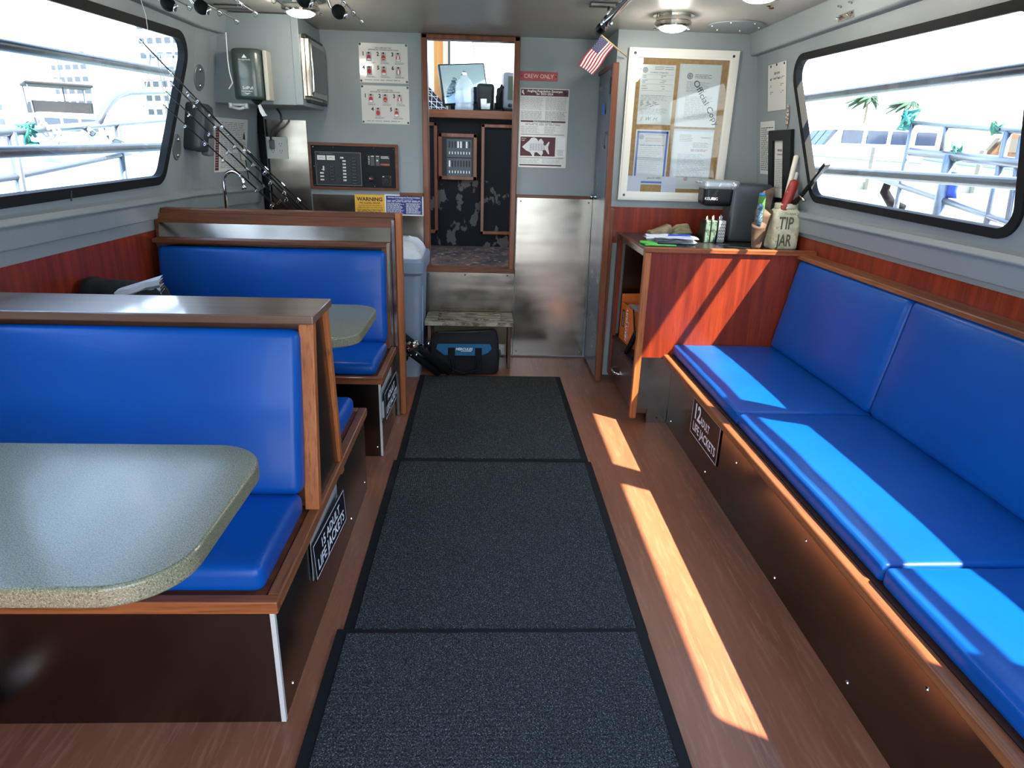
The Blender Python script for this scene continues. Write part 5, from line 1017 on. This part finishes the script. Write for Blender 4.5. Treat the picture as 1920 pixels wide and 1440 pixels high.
for a in range(9):
    for c in range(11):
        if (a + c) % 2 == 0:
            for sg in (1, -1):
                u, v = (a + 1) / 10 * 7 / 13, (c + 1) / 12 * 6 / 14; q = Vector(fp(u, v)) + nn * .0012 * sg; e1 = hv.normalized() * .0034; e2 = fv.normalized() * .0034; st = []
                for m_ in range(10): rr_ = 1 if m_ % 2 == 0 else .4; st.append(tuple(q + e1 * rr_ * math.cos(m_ * PI / 5) + e2 * rr_ * math.sin(m_ * PI / 5)))
                g.add(st, [tuple(range(10))], 1)
g.build('cloth', [FR, FW, FB], parent=fl)

# ================================================================== floor things by the bulkhead
ss = thing('step_stool', (-.10, 4.53, 0), 'worn painted wooden step stool below the companionway', 'step stool')
WSD = mat('weathered_painted_wood', (156, 148, 128), .7, var=(((10, 60, 10), (92, 78, 58), .45, .6, 6.0), ((30, 60, 30), (176, 170, 152), .58, .66, 5.0), ((16, 40, 16), (104, 54, 32), .66, .7, 5.0)), bump=((20, 90, 20), .3, .003))
g = G(); 
for y0, y1 in ((4.385, 4.44), (4.475, 4.52), (4.555, 4.60), (4.635, 4.69)): g.box((-.32, y0, .308), (.115, y1, .333))
g.box((-.405, 4.385, .306), (-.32, 4.69, .333)); g.box((.115, 4.385, .306), (.200, 4.69, .333)); g.box((-.405, 4.380, .305), (.200, 4.386, .334)); g.build('slatted_top', WSD, parent=ss, bevel=.003)
for x in (-.385, .165):
    g = G(); g.box((x, 4.40, 0), (x + .022, 4.685, .306)); g.build('side_board', mat('scuffed_board', (112, 84, 62), .7, var=((20, 20, 4), (66, 44, 32), .45, .6)) if 'scuffed_board' not in bpy.data.materials else bpy.data.materials['scuffed_board'], parent=ss, bevel=.002)
g = G(); g.box((-.363, 4.665, .10), (.165, 4.68, .306)); g.build('back_board', mat('dull_tan_board', (120, 106, 82), .7), parent=ss)
# tool bag
tb = thing('tool_bag', (-.13, 4.36, 0), 'black and blue canvas tool bag tucked under the step stool', 'bag')
BAGM = mat('black_canvas', (14, 15, 19), .85, bump=((200, 200, 200), .3, .001)); TEAL = mat('blue_canvas', (22, 92, 130), .8, bump=((200, 200, 200), .3, .001))
g = G(); rg = []
for z, k, yk in ((0.002, .93, .9), (.02, 1, 1), (.12, 1.02, 1.02), (.20, .99, .85), (.25, .93, .5), (.268, .86, .25)): rg.append([(-.132 + p[0] * k, 4.375 + p[1] * yk + .015 * (z > .2), z + (.012 * p[0] / .2 if z > .2 else 0)) for p in rpoly([(-.235, -.125), (.235, -.125), (.235, .125), (-.235, .125)], .05, 6)])
g.loft(rg); g.build('bag_body', BAGM, parent=tb, smooth=True)
g = G(); g.M = frame((-.132, 4.236, 0), (1, 0, 0), (0, .06, 1)); g.prism([(-.175, .218), (.175, .222), (.185, .190), (.165, .165), (.115, .140), (-.13, .140), (-.185, .185)], .004, .012); g.prism([(-.13, .142), (-.06, .142), (-.06, .150), (-.13, .150)], .004, .012); g.build('blue_panel', TEAL, parent=tb, bevel=.003)
g = G(); g.M = frame((-.132, 4.236, 0), (1, 0, 0), (0, .06, 1)); 
for x in (-.105, .075): g.box((x, .02, .010), (x + .045, .196, .018))
g.tube([(-.08, .12, .02), (-.07, .05, .03), (.0, .025, .035), (.09, .05, .03), (.097, .12, .02)], .011, 10); g.box((-.06, .03, .008), (.075, .135, .015)); g.build('strap', BLKM, parent=tb, bevel=.003)
g = G(); g.M = frame((-.132, 4.236, 0), (1, 0, 0), (0, .06, 1)); g.text('HERCULES', .024, -.055, .178, .0135, 0, bold=.02, w=.112, shear=.25); g.box((-.02, .170, .0128), (.05, .1725, .0134)); g.build('lettering', WHI, parent=tb)
g = G(); g.tube([(-.31, 4.37, .262), (-.2, 4.36, .268), (-.05, 4.36, .272), (.05, 4.37, .278)], .004, 6); g.build('zipper', DKG, parent=tb)
g = G(); g.box((.085, 4.30, .16), (.10, 4.34, .18)); g.tube([(.105, 4.29, .17), (.115, 4.285, .13), (.112, 4.28, .12)], .006, 6); g.build('zip_pull', BLK, parent=tb)
# bin
tc_ = thing('rubbish_bin', (-.56, 4.42, 0), 'slim blue-grey waste bin beside the step stool', 'bin')
BIN = mat('blue_grey_plastic', (124, 140, 156), .5, bump=((60, 60, 60), .05, .001))
g = G(); g.loft([[(-.565 + p[0] * k, 4.40 + p[1] * k, z) for p in rpoly([(-.165, -.24), (.165, -.24), (.165, .24), (-.165, .24)], .04, 6)] for z, k in ((0, .86), (.70, .99), (.702, .99))]); g.build('bin_body', BIN, parent=tc_, smooth=False)
g = G(); g.loft([[(-.565 + p[0] * k, 4.40 + p[1] * k, z) for p in rpoly([(-.165, -.24), (.165, -.24), (.165, .24), (-.165, .24)], .045, 6)] for z, k in ((.68, 1.02), (.70, 1.10), (.765, 1.12), (.785, 1.10), (.785, 1.0))]); g.build('rim', BIN, parent=tc_, smooth=False)
g = G(); g.tube([(-.60, 4.158, .10), (-.60, 4.152, .50), (-.59, 4.150, .55), (-.56, 4.150, .57), (-.50, 4.150, .57)], .005, 8); g.tube([(-.41, 4.27, .08), (-.405, 4.28, .60)], .006, 8); g.build('moulded_rib', BIN, parent=tc_, smooth=True)
g = G(); rg = []
for i, (z, k) in enumerate(((.775, 1.0), (.80, 1.0), (.83, .9), (.865, .75), (.885, .4))): rg.append([(-.57 + p[0] * k * (1 + .15 * noise.noise(Vector((p[0] * 20, p[1] * 20, z * 20)))), 4.40 + p[1] * k, z + .02 * noise.noise(Vector((p[0] * 25, p[1] * 25, i)))) for p in rpoly([(-.165, -.24), (.165, -.24), (.165, .24), (-.165, .24)], .05, 6)])
g.loft(rg); g.build('bin_liner', mat('white_plastic_bag', (208, 210, 212), .4, bump=((22, 22, 22), .9, .02)), label='bulging white plastic bin liner in the waste bin', cat='bag', smooth=True)
# two boat rods with reels resting on the floor
for i, (a, b_, rc, lab) in enumerate((((-.23, 4.215, .030), (-.52, 3.98, .36), (-.44, 3.985, .275), 'right-hand short rod butt with chrome reel lying against the bin'), ((-.30, 4.20, .028), (-.58, 3.97, .33), (-.51, 3.93, .22), 'left-hand short rod butt lying across the bin foot'))):
    a = Vector(a); b_ = Vector(b_); root = thing('boat_rod', tuple(a), lab, 'fishing rod', 'boat rods lying by the bin')
    g = G(); g.tube([tuple(a), tuple(a + (b_ - a) * .5), tuple(b_)], [.026, .023, .020], 14); g.build('foam_butt', BLKM, parent=root, smooth=True)
    g = G(); g.tube([tuple(b_), tuple(b_ + (b_ - a) * .45)], [.010, .008], 8); g.build('blank', BLK, parent=root, smooth=True)
    reel(root, rc, ax=(.75, -.6, .25), k=1.0)
# ================================================================== outside: decks, rails, harbour
g = G(); g.box((-400, -200, -.30), (400, 420, -.25)); g.build('water', mat('harbour_water', (112, 150, 150), .12, var=((.25, .5, 1), (170, 176, 140), .45, .65), bump=(((1.2, 2.4, 1), .5, .12), ((5, 8, 1), .3, .03))), kind=ST, loc=(0, 0, -.3))
DECK = mat('white_deck_paint', (216, 220, 222), .5)
g = G(); g.box((-2.52, -3.5, .42), (-1.86, 7.0, .52)); g.build('deck_left', DECK, kind=ST)
g = G(); g.box((1.91, -3.5, .42), (2.72, 6.0, .52)); g.build('deck_right', DECK, kind=ST)
g = G(); g.box((-1.86, -3.5, -.12), (1.91, -.66, -.02)); g.build('deck_aft', mat('grey_deck', (150, 152, 150), .6), kind=ST)
g = G(); g.box((-2.6, -3.4, -.25), (-2.5, 7, .5)); g.box((2.7, -3.4, -.25), (2.8, 6, .5)); g.build('hull_side', DECK, kind=ST)
RAIL = mat('weathered_rail_steel', (112, 118, 128), .34, .7)
BAR = mat('dull_guard_bar', (66, 68, 74), .38, .7)
def tubething(name, pts, r, lab, cat, m=None, group=None, n=12):
    g = G(); g.tube(pts, r, n); return g.build(name, m or RAIL, label=lab, cat=cat, group=group, smooth=True)
for sgn, pts, lab in ((-1, [(-1.69, -.4, 1.665), (-1.69, 2.61, 1.741), (-1.69, 4.3, 1.790)], 'upper guard bar across the outside of the left window'), (-1, [(-1.72, -.4, 1.36), (-1.72, 2.54, 1.388), (-1.72, 4.1, 1.415)], 'lower guard bar across the outside of the left window'), (1, [(1.762, -.4, 1.728), (1.762, 2.333, 1.745), (1.762, 4.2, 1.763)], 'upper guard bar across the outside of the right window'), (1, [(1.77, -.4, 1.389), (1.77, 4.05, 1.389)], 'lower guard bar across the outside of the right window')):
    tubething('guard_bar', pts, .021, lab, 'guard bar', m=BAR)
def railing(name, lab, tubes):
    root = thing(name, tuple(tubes[0][1][0]), lab, 'railing')
    for nm, pts, r in tubes:
        g = G(); g.tube(pts, r, 12); g.build(nm, RAIL, parent=root, smooth=True)
    return root
railing('deck_railing', 'steel deck railing beyond the left window with a curved upper hoop', [
    ('top_rail', [(-2.4, -1, 1.25), (-2.4, 3.58, 1.455), (-2.4, 7, 1.70)], .020), ('lower_rail', [(-2.4, -1, 1.0), (-2.4, 3.6, 1.243), (-2.4, 4.6, 1.334), (-2.4, 6, 1.46)], .016),
    ('post', [(-2.4, 3.62, .5), (-2.4, 3.66, 1.46)], .024), ('post', [(-2.4, 4.66, .5), (-2.4, 4.70, 1.53)], .020), ('post', [(-2.4, 6.0, .5), (-2.4, 6.05, 1.62)], .020), ('post', [(-2.4, 2.2, .5), (-2.4, 2.22, 1.39)], .022),
    ('hoop', [(-2.4, 4.47, 1.52), (-2.4, 4.56, 1.59), (-2.4, 4.66, 1.655), (-2.4, 4.76, 1.70), (-2.4, 4.92, 1.735), (-2.4, 5.65, 1.80), (-2.4, 7, 1.92)], .020)])
g = G(); g.lathe([(.036, 0), (.036, .30), (.030, .30), (.030, .01)], 18, 0, frame((-2.34, 4.46, 1.425), (0, .15, 1), (1, 0, 0))); g.tube([(-2.4, 4.33, 1.49), (-2.36, 4.33, 1.45)], .03, 10); g.build('rod_holder', CHROME, label='polished tube rod holder clamped to the left deck railing', cat='rod holder', smooth=True)
TEALR = mat('teal_rope', (60, 150, 140), .8); ROPEW = mat('white_rope', (214, 212, 206), .8)
def knot(c, r, m, lab, n=30, name='rope_knot', seed=1):
    random.seed(seed); pts = [(c[0] + random.uniform(-r, r) * .5, c[1] + random.uniform(-r, r), c[2] + random.uniform(-r, r)) for _ in range(n)]
    g = G(); g.tube(pts, .009, 7); return g.build(name, m, label=lab, cat='rope', smooth=True)
knot((-2.4, 3.78, 1.455), .055, TEALR, 'teal rope knotted on the left deck railing', seed=3)
g = G()
for k in range(3): g.tube([(-2.4 + .03 * math.cos(a), 3.92 + .05 * k + .01 * a, 1.475 + .04 * math.sin(a) - (.02 if k else 0)) for a in [2 * PI * j / 12 for j in range(13)]], .008, 6)
g.tube([(-2.4, 4.03, 1.45), (-2.4, 4.04, 1.38), (-2.4, 4.0, 1.33)], .008, 6); g.build('rope_coil', ROPEW, label='white rope turns beside the teal knot on the left railing', cat='rope', smooth=True)
railing('deck_railing', 'steel deck railing beyond the right window with thick pale posts', [
    ('top_rail', [(2.6, -1, 1.30), (2.6, 3.337, 1.600), (2.6, 4.27, 1.672)], .014), ('middle_rail', [(2.6, -1, 1.22), (2.6, 3.284, 1.452), (2.6, 4.21, 1.505)], .026),
    ('lower_rail', [(2.6, -1, .85), (2.6, 3.175, 1.160), (2.6, 4.55, 1.345)], .018), ('post', [(2.6, 3.80, .5), (2.6, 3.83, 1.49)], .034), ('post', [(2.6, 4.22, .5), (2.6, 4.25, 1.665)], .015), ('post', [(2.6, 3.92, 1.48), (2.6, 3.925, 1.64)], .013),
    ('post', [(2.6, 3.40, .5), (2.6, 3.44, 1.60)], .018), ('post', [(2.6, 2.9, .5), (2.6, 2.92, 1.56)], .020), ('brace', [(2.6, 3.25, .9), (2.6, 3.34, 1.58)], .014), ('brace', [(2.7, 3.05, .6), (2.6, 3.30, 1.45)], .014)])
knot((2.6, 4.30, 1.69), .06, TEALR, 'turquoise rope bunched at the forward end of the right railing', seed=5)
knot((2.6, 3.80, 1.50), .045, mat('green_rope', (70, 130, 106), .8), 'green rope tied round the thick post of the right railing', seed=9)
knot((2.6, 3.52, 1.62), .03, bpy.data.materials['green_rope'], 'green rope tied to the top rail of the right railing', seed=12, n=18)
g = G(); g.loft([[(2.62, 3.82 + .05 * math.cos(a) * k, 1.40 - z + .01 * math.sin(3 * a)) if False else (2.62 + .02 * math.sin(a), 3.80 + .06 * math.cos(a) * k, 1.40 - z) for a in [2 * PI * j / 10 for j in range(10)]] for z, k in ((0, .5), (.05, 1.1), (.10, .9), (.14, 1.2))]); g.build('blue_cloth', mat('blue_cloth', (54, 84, 190), .8), label='blue cloth tied low on the right deck railing', cat='cloth', smooth=True)
g = G(); g.tube([(2.75, 4.40, 1.16), (2.72, 4.50, 1.18), (2.70, 4.57, 1.25), (2.70, 4.55, 1.31), (2.72, 4.49, 1.325)], [.022, .03, .03, .026, .02], 12); g.build('black_hose', BLKM, label='curved black hose beyond the right window beside the railing', cat='hose', smooth=True)

def boat(loc, heading, L, Wd, label, hullc=(226, 228, 230), cabin=True, canopy=None, stripe=None, dark=(30, 38, 48), mast=0, cabc=None, H=1.5, cabh=1.9, tower=False):
    root = thing('motor_boat', loc, label, 'boat')
    HM = mat('hull_paint', hullc, .35); T = lambda: I4
    M_ = Matrix.Translation(loc)
    def B(g, name, m, parent=root, **k):
        o = g.build(name, m, parent=parent, **k); return o
    g = G(); g.M = M_ @ Matrix.Rotation(heading, 4, 'Z'); R = g.M; rg = []
    for t, w_, zb, zt in ((-.5, .42, -.1, H * .8), (-.2, .5, -.15, H * .82), (.1, .49, -.15, H * .9), (.3, .36, -.05, H), (.44, .15, .1, H * 1.12), (.5, .01, .3, H * 1.2)):
        rg.append([(L * t - (L * .05 if z_ < .1 else 0) * (t > .2), s_ * Wd * w_ * k_, z_) for s_, k_, z_ in ((-1, .55, zb), (-1, 1, zt), (1, 1, zt), (1, .55, zb))])
    g.loft(rg); hull = B(g, 'hull', HM, smooth=False)
    if stripe:
        g = G(); g.M = R
        for s_ in (-1, 1): g.tube([(L * t, s_ * Wd * w_ * 1.01, zt - .06) for t, w_, zt in ((-.5, .42, H * .8), (-.2, .5, H * .82), (.1, .49, H * .9), (.3, .36, H), (.44, .15, H * 1.12), (.5, .01, H * 1.2))], .07, 6)
        B(g, 'rub_rail', mat('boat_stripe', stripe, .4), parent=hull)
    if cabin:
        g = G(); g.M = R; c0, c1 = -.32 * L, .16 * L; zt = H * .85 + cabh
        g.loft([[(c0, -Wd * .40, H * .75), (c1 + L * .08, -Wd * .36, H * .8), (c1 + L * .08, Wd * .36, H * .8), (c0, Wd * .40, H * .75)], [(c0, -Wd * .38, zt), (c1 - L * .04, -Wd * .33, zt), (c1 - L * .04, Wd * .33, zt), (c0, Wd * .38, zt)]])
        cab_ = B(g, 'cabin', mat('cabin_paint', cabc or (228, 228, 226), .4), bevel=.08)
        WM = mat('boat_window', dark, .15, coat=.3)
        for s_ in (-1, 1):
            for i in range(4):
                g = G(); g.M = R; xx = c0 + .3 + i * (c1 - c0) * .25; g.box((xx, s_ * Wd * .385, H * .8 + cabh * .48), (xx + (c1 - c0) * .2, s_ * Wd * .405, H * .8 + cabh * .85)); B(g, 'window', WM, parent=cab_)
        for i in range(3):
            g = G(); g.M = R; yy = -Wd * .3 + i * Wd * .21
            g.loft([[(c1 + L * .055, yy, H * .8 + cabh * .42), (c1 + L * .055, yy + Wd * .18, H * .8 + cabh * .42), (c1 + L * .07, yy + Wd * .18, H * .8 + cabh * .42), (c1 + L * .07, yy, H * .8 + cabh * .42)], [(c1 + L * .0, yy, H * .8 + cabh * .85), (c1 + L * .0, yy + Wd * .18, H * .8 + cabh * .85), (c1 + L * .022, yy + Wd * .18, H * .8 + cabh * .85), (c1 + L * .022, yy, H * .8 + cabh * .85)]]); B(g, 'windscreen', WM, parent=cab_)
    if canopy:
        zt = H * .85 + cabh; CM = mat('canopy_cloth', canopy, .7)
        g = G(); g.M = R; g.rbox((-.30 * L, -Wd * .40, zt + 1.75), (.02 * L, Wd * .40, zt + 1.95), .09); cn = B(g, 'canopy', CM, smooth=True)
        for x in (-.28, 0):
            for s_ in (-1, 1): g = G(); g.M = R; g.tube([(x * L, s_ * Wd * .36, zt - .1), (x * L - .1, s_ * Wd * .37, zt + 1.8)], .05, 8); B(g, 'canopy_post', RAIL, parent=cn)
        g = G(); g.M = R; g.box((-.02 * L, -Wd * .36, zt - .02), (.0 * L, Wd * .36, zt + .75)); g.box((-.25 * L, -Wd * .36, zt - .02), (.0, -Wd * .34, zt + .7)); g.box((-.25 * L, Wd * .34, zt - .02), (.0, Wd * .36, zt + .7)); B(g, 'bridge_screen', CM)
        g = G(); g.M = R; g.lathe([(.32, 0), (.36, .12), (.30, .26), (0, .30)], 18, 0, Matrix.Translation((-.1 * L, 0, zt + 1.95))); B(g, 'radar_dome', HM, smooth=True)
    if mast:
        g = G(); g.M = R; g.tube([(-.1 * L, .3, H + cabh * .8), (-.14 * L, .35, H + mast)], [.05, .02], 6); B(g, 'antenna', DKG)
    if tower:
        g = G(); g.M = R; zt = H * .85 + cabh
        for s_ in (-1, 1):
            g.tube([(-.25 * L, s_ * Wd * .35, zt - .1), (-.15 * L, s_ * Wd * .18, zt + 5)], .06, 6); g.tube([(.05 * L, s_ * Wd * .33, zt - .1), (-.08 * L, s_ * Wd * .18, zt + 5)], .06, 6)
        for k in range(5): g.tube([(-.25 * L + k * .02 * L, -Wd * (.35 - .034 * k), zt + k), (-.25 * L + k * .02 * L, Wd * (.35 - .034 * k), zt + k)], .04, 6)
        g.box((-.2 * L, -Wd * .22, zt + 4.9), (-.05 * L, Wd * .22, zt + 5.0)); B(g, 'tuna_tower', RAIL)
    # bow rail
    g = G(); g.M = R; g.tube([(L * t, s_ * Wd * w_ * .9, zt_ + .65) for s_, rr2 in ((-1, 0), (1, 1)) for t, w_, zt_ in ([(.05, .49, H * .9), (.3, .36, H), (.44, .15, H * 1.12)] if s_ < 0 else [(.44, .15, H * 1.12), (.3, .36, H), (.05, .49, H * .9)])], .035, 6); B(g, 'bow_rail', RAIL, parent=hull)
    return root
def aim(x, y): return math.atan2(-y, -x)
boat((-29.5, 51, -.25), aim(-29.5, 51) + .12, 12, 5.0, 'white motor yacht seen bow on, with black flybridge canopy and radar dome', canopy=(16, 18, 22), mast=6)
boat((-37, 44, -.25), aim(-37, 44) + .9, 10, 3.6, 'small white fishing boat at the left window edge with a tall whip antenna', mast=8, cabh=1.4)
boat((-26.5, 63, -.25), aim(-26.5, 63) + 2.7, 14, 5.0, 'sportfishing boat with a cream cabin and tall lookout tower near the left window post', cabc=(226, 204, 160), tower=True, mast=9, dark=(70, 70, 62))
boat((-20.5, 40, -.25), aim(-20.5, 40) + 2.9, 8, 3.2, 'low open white boat seen stern on in front of the tower boat', cabin=False, H=1.2)
boat((29.5, 55, -.25), aim(29.5, 55) - 1.0, 17, 5.0, 'big white boat with blue trim and wide windows at the left of the right window', stripe=(84, 118, 190), dark=(40, 52, 72), H=2.0, cabh=2.6)
boat((37, 47, -.25), aim(37, 47) - 1.3, 12, 4.4, 'boat with varnished brown cabin behind the right deck railing', cabc=(128, 84, 44), dark=(90, 80, 64), H=1.6, cabh=2.4, stripe=(84, 118, 190))
boat((56, 58, -.25), aim(56, 58) + 1.2, 12, 4.5, 'white boat with a green canopy over its bridge, beyond the right railing', canopy=(44, 84, 80), mast=9, H=1.4)
boat((46, 34, -.25), aim(46, 34) - .9, 10, 4.0, 'white boat at the far right of the right window', H=1.4, mast=6, dark=(44, 50, 58))
DOCK = mat('dock_boards', (168, 160, 146), .8)
for i, (a, b_, lab) in enumerate((((20, 42), (50, 38), 'long floating dock behind the right railing'), ((-52, 84), (-20, 90), 'long floating dock beyond the boats on the left'))):
    dk = thing('floating_dock', (a[0], a[1], -.25), lab, 'dock'); d = Vector((b_[0] - a[0], b_[1] - a[1], 0)); Mx = frame((a[0], a[1], -.25), d, (0, 0, 1))
    g = G(); g.M = Mx; g.box((0, 0, -.9), (d.length, .45, .9)); g.build('deck_boards', DOCK, parent=dk)
    for k in range(5):
        g = G(); g.M = Mx; g.tube([(3 + k * d.length / 5, -.2, 1.1), (3 + k * d.length / 5, 2.4, 1.1)], .18, 10); g.build('piling', mat('grey_piling', (120, 112, 100), .9) if 'grey_piling' not in bpy.data.materials else bpy.data.materials['grey_piling'], parent=dk)
def block(x, y, w, d, h, rz, nf, nc, lab, wc=(66, 74, 84), z0=-.25):
    root = thing('apartment_block', (x, y, z0), lab, 'building'); g = G(); g.M = Matrix.Translation((x, y, z0)) @ Matrix.Rotation(rz, 4, 'Z'); R = g.M
    g.box((-w / 2, -d / 2, 0), (w / 2, d / 2, h)); g.box((-w * .15, -d * .2, h), (w * .15, d * .2, h + 1.6)); bd = g.build('facade', mat('pale_render', (214, 212, 206), .8), parent=root)
    for f in range(nf):
        for c in range(nc):
            g = G(); g.M = R; xx = -w / 2 + (c + .5) * w / nc; zz = h * (f + .5) / nf; g.box((xx - w / nc * .33, -d / 2 - .08, zz - h / nf * .2), (xx + w / nc * .33, -d / 2 + .05, zz + h / nf * .2)); g.build('window', bpy.data.materials.get('hazy_window') or mat('hazy_window', wc, .4), parent=bd)
    return root
block(-100, 150, 26, 10, 15.5, -.55, 6, 9, 'long pale apartment block left of the black-canopied yacht')
block(-92, 172, 14, 10, 20, -.5, 8, 5, 'taller pale apartment tower behind the black-canopied yacht')
block(-74, 180, 16, 10, 28, -.4, 9, 6, 'tallest hazy tower block behind the lookout tower boat')
block(75, 118, 14, 8, 6.0, .55, 2, 4, 'low pale building below the two palms', z0=-.25)
PALM = mat('hazy_palm_green', (40, 66, 44), .8)
def palm(x, y, h, lab, seed):
    random.seed(seed); root = thing('palm_tree', (x, y, -.25), lab, 'palm tree', 'wind-blown palms')
    g = G(); g.tube([(x, y, -.25), (x + .3, y, h * .5), (x + .2, y, h)], [.28, .2, .16], 8); g.build('trunk', mat('palm_bark', (130, 116, 96), .9), parent=root)
    g = G()
    for k in range(22):
        a = 2 * PI * k / 22 + random.uniform(-.2, .2); Lf = random.uniform(2.0, 3.0); dx, dy = math.cos(a), math.sin(a); up0 = random.uniform(.2, 1.2); pv = None
        for j in range(9):
            t = j / 8; p = Vector((x + .2 + dx * Lf * t - 1.1 * t * t, y + dy * Lf * t, h + up0 * t * 1.4 - 2.0 * t * t)); w_ = .42 * math.sin(PI * (.12 + .85 * t))
            s_ = Vector((-dy, dx, 0)) * w_; cur = (p - s_ + Vector((0, 0, -w_ * .7)), p, p + s_ + Vector((0, 0, -w_ * .7)))
            if pv and j % 1 == 0: n0 = [tuple(q) for q in (pv[0], pv[1], cur[1], cur[0])]; n1 = [tuple(q) for q in (pv[1], pv[2], cur[2], cur[1])]; g.add(n0, [(0, 1, 2, 3)]); g.add(n1, [(0, 1, 2, 3)])
            pv = cur
    g.build('fronds', PALM, parent=root)
palm(57, 106, 10.2, 'left palm tree above the big white boat', 2); palm(62.5, 104.5, 9.6, 'right palm tree beside the first above the brown cabin', 5)
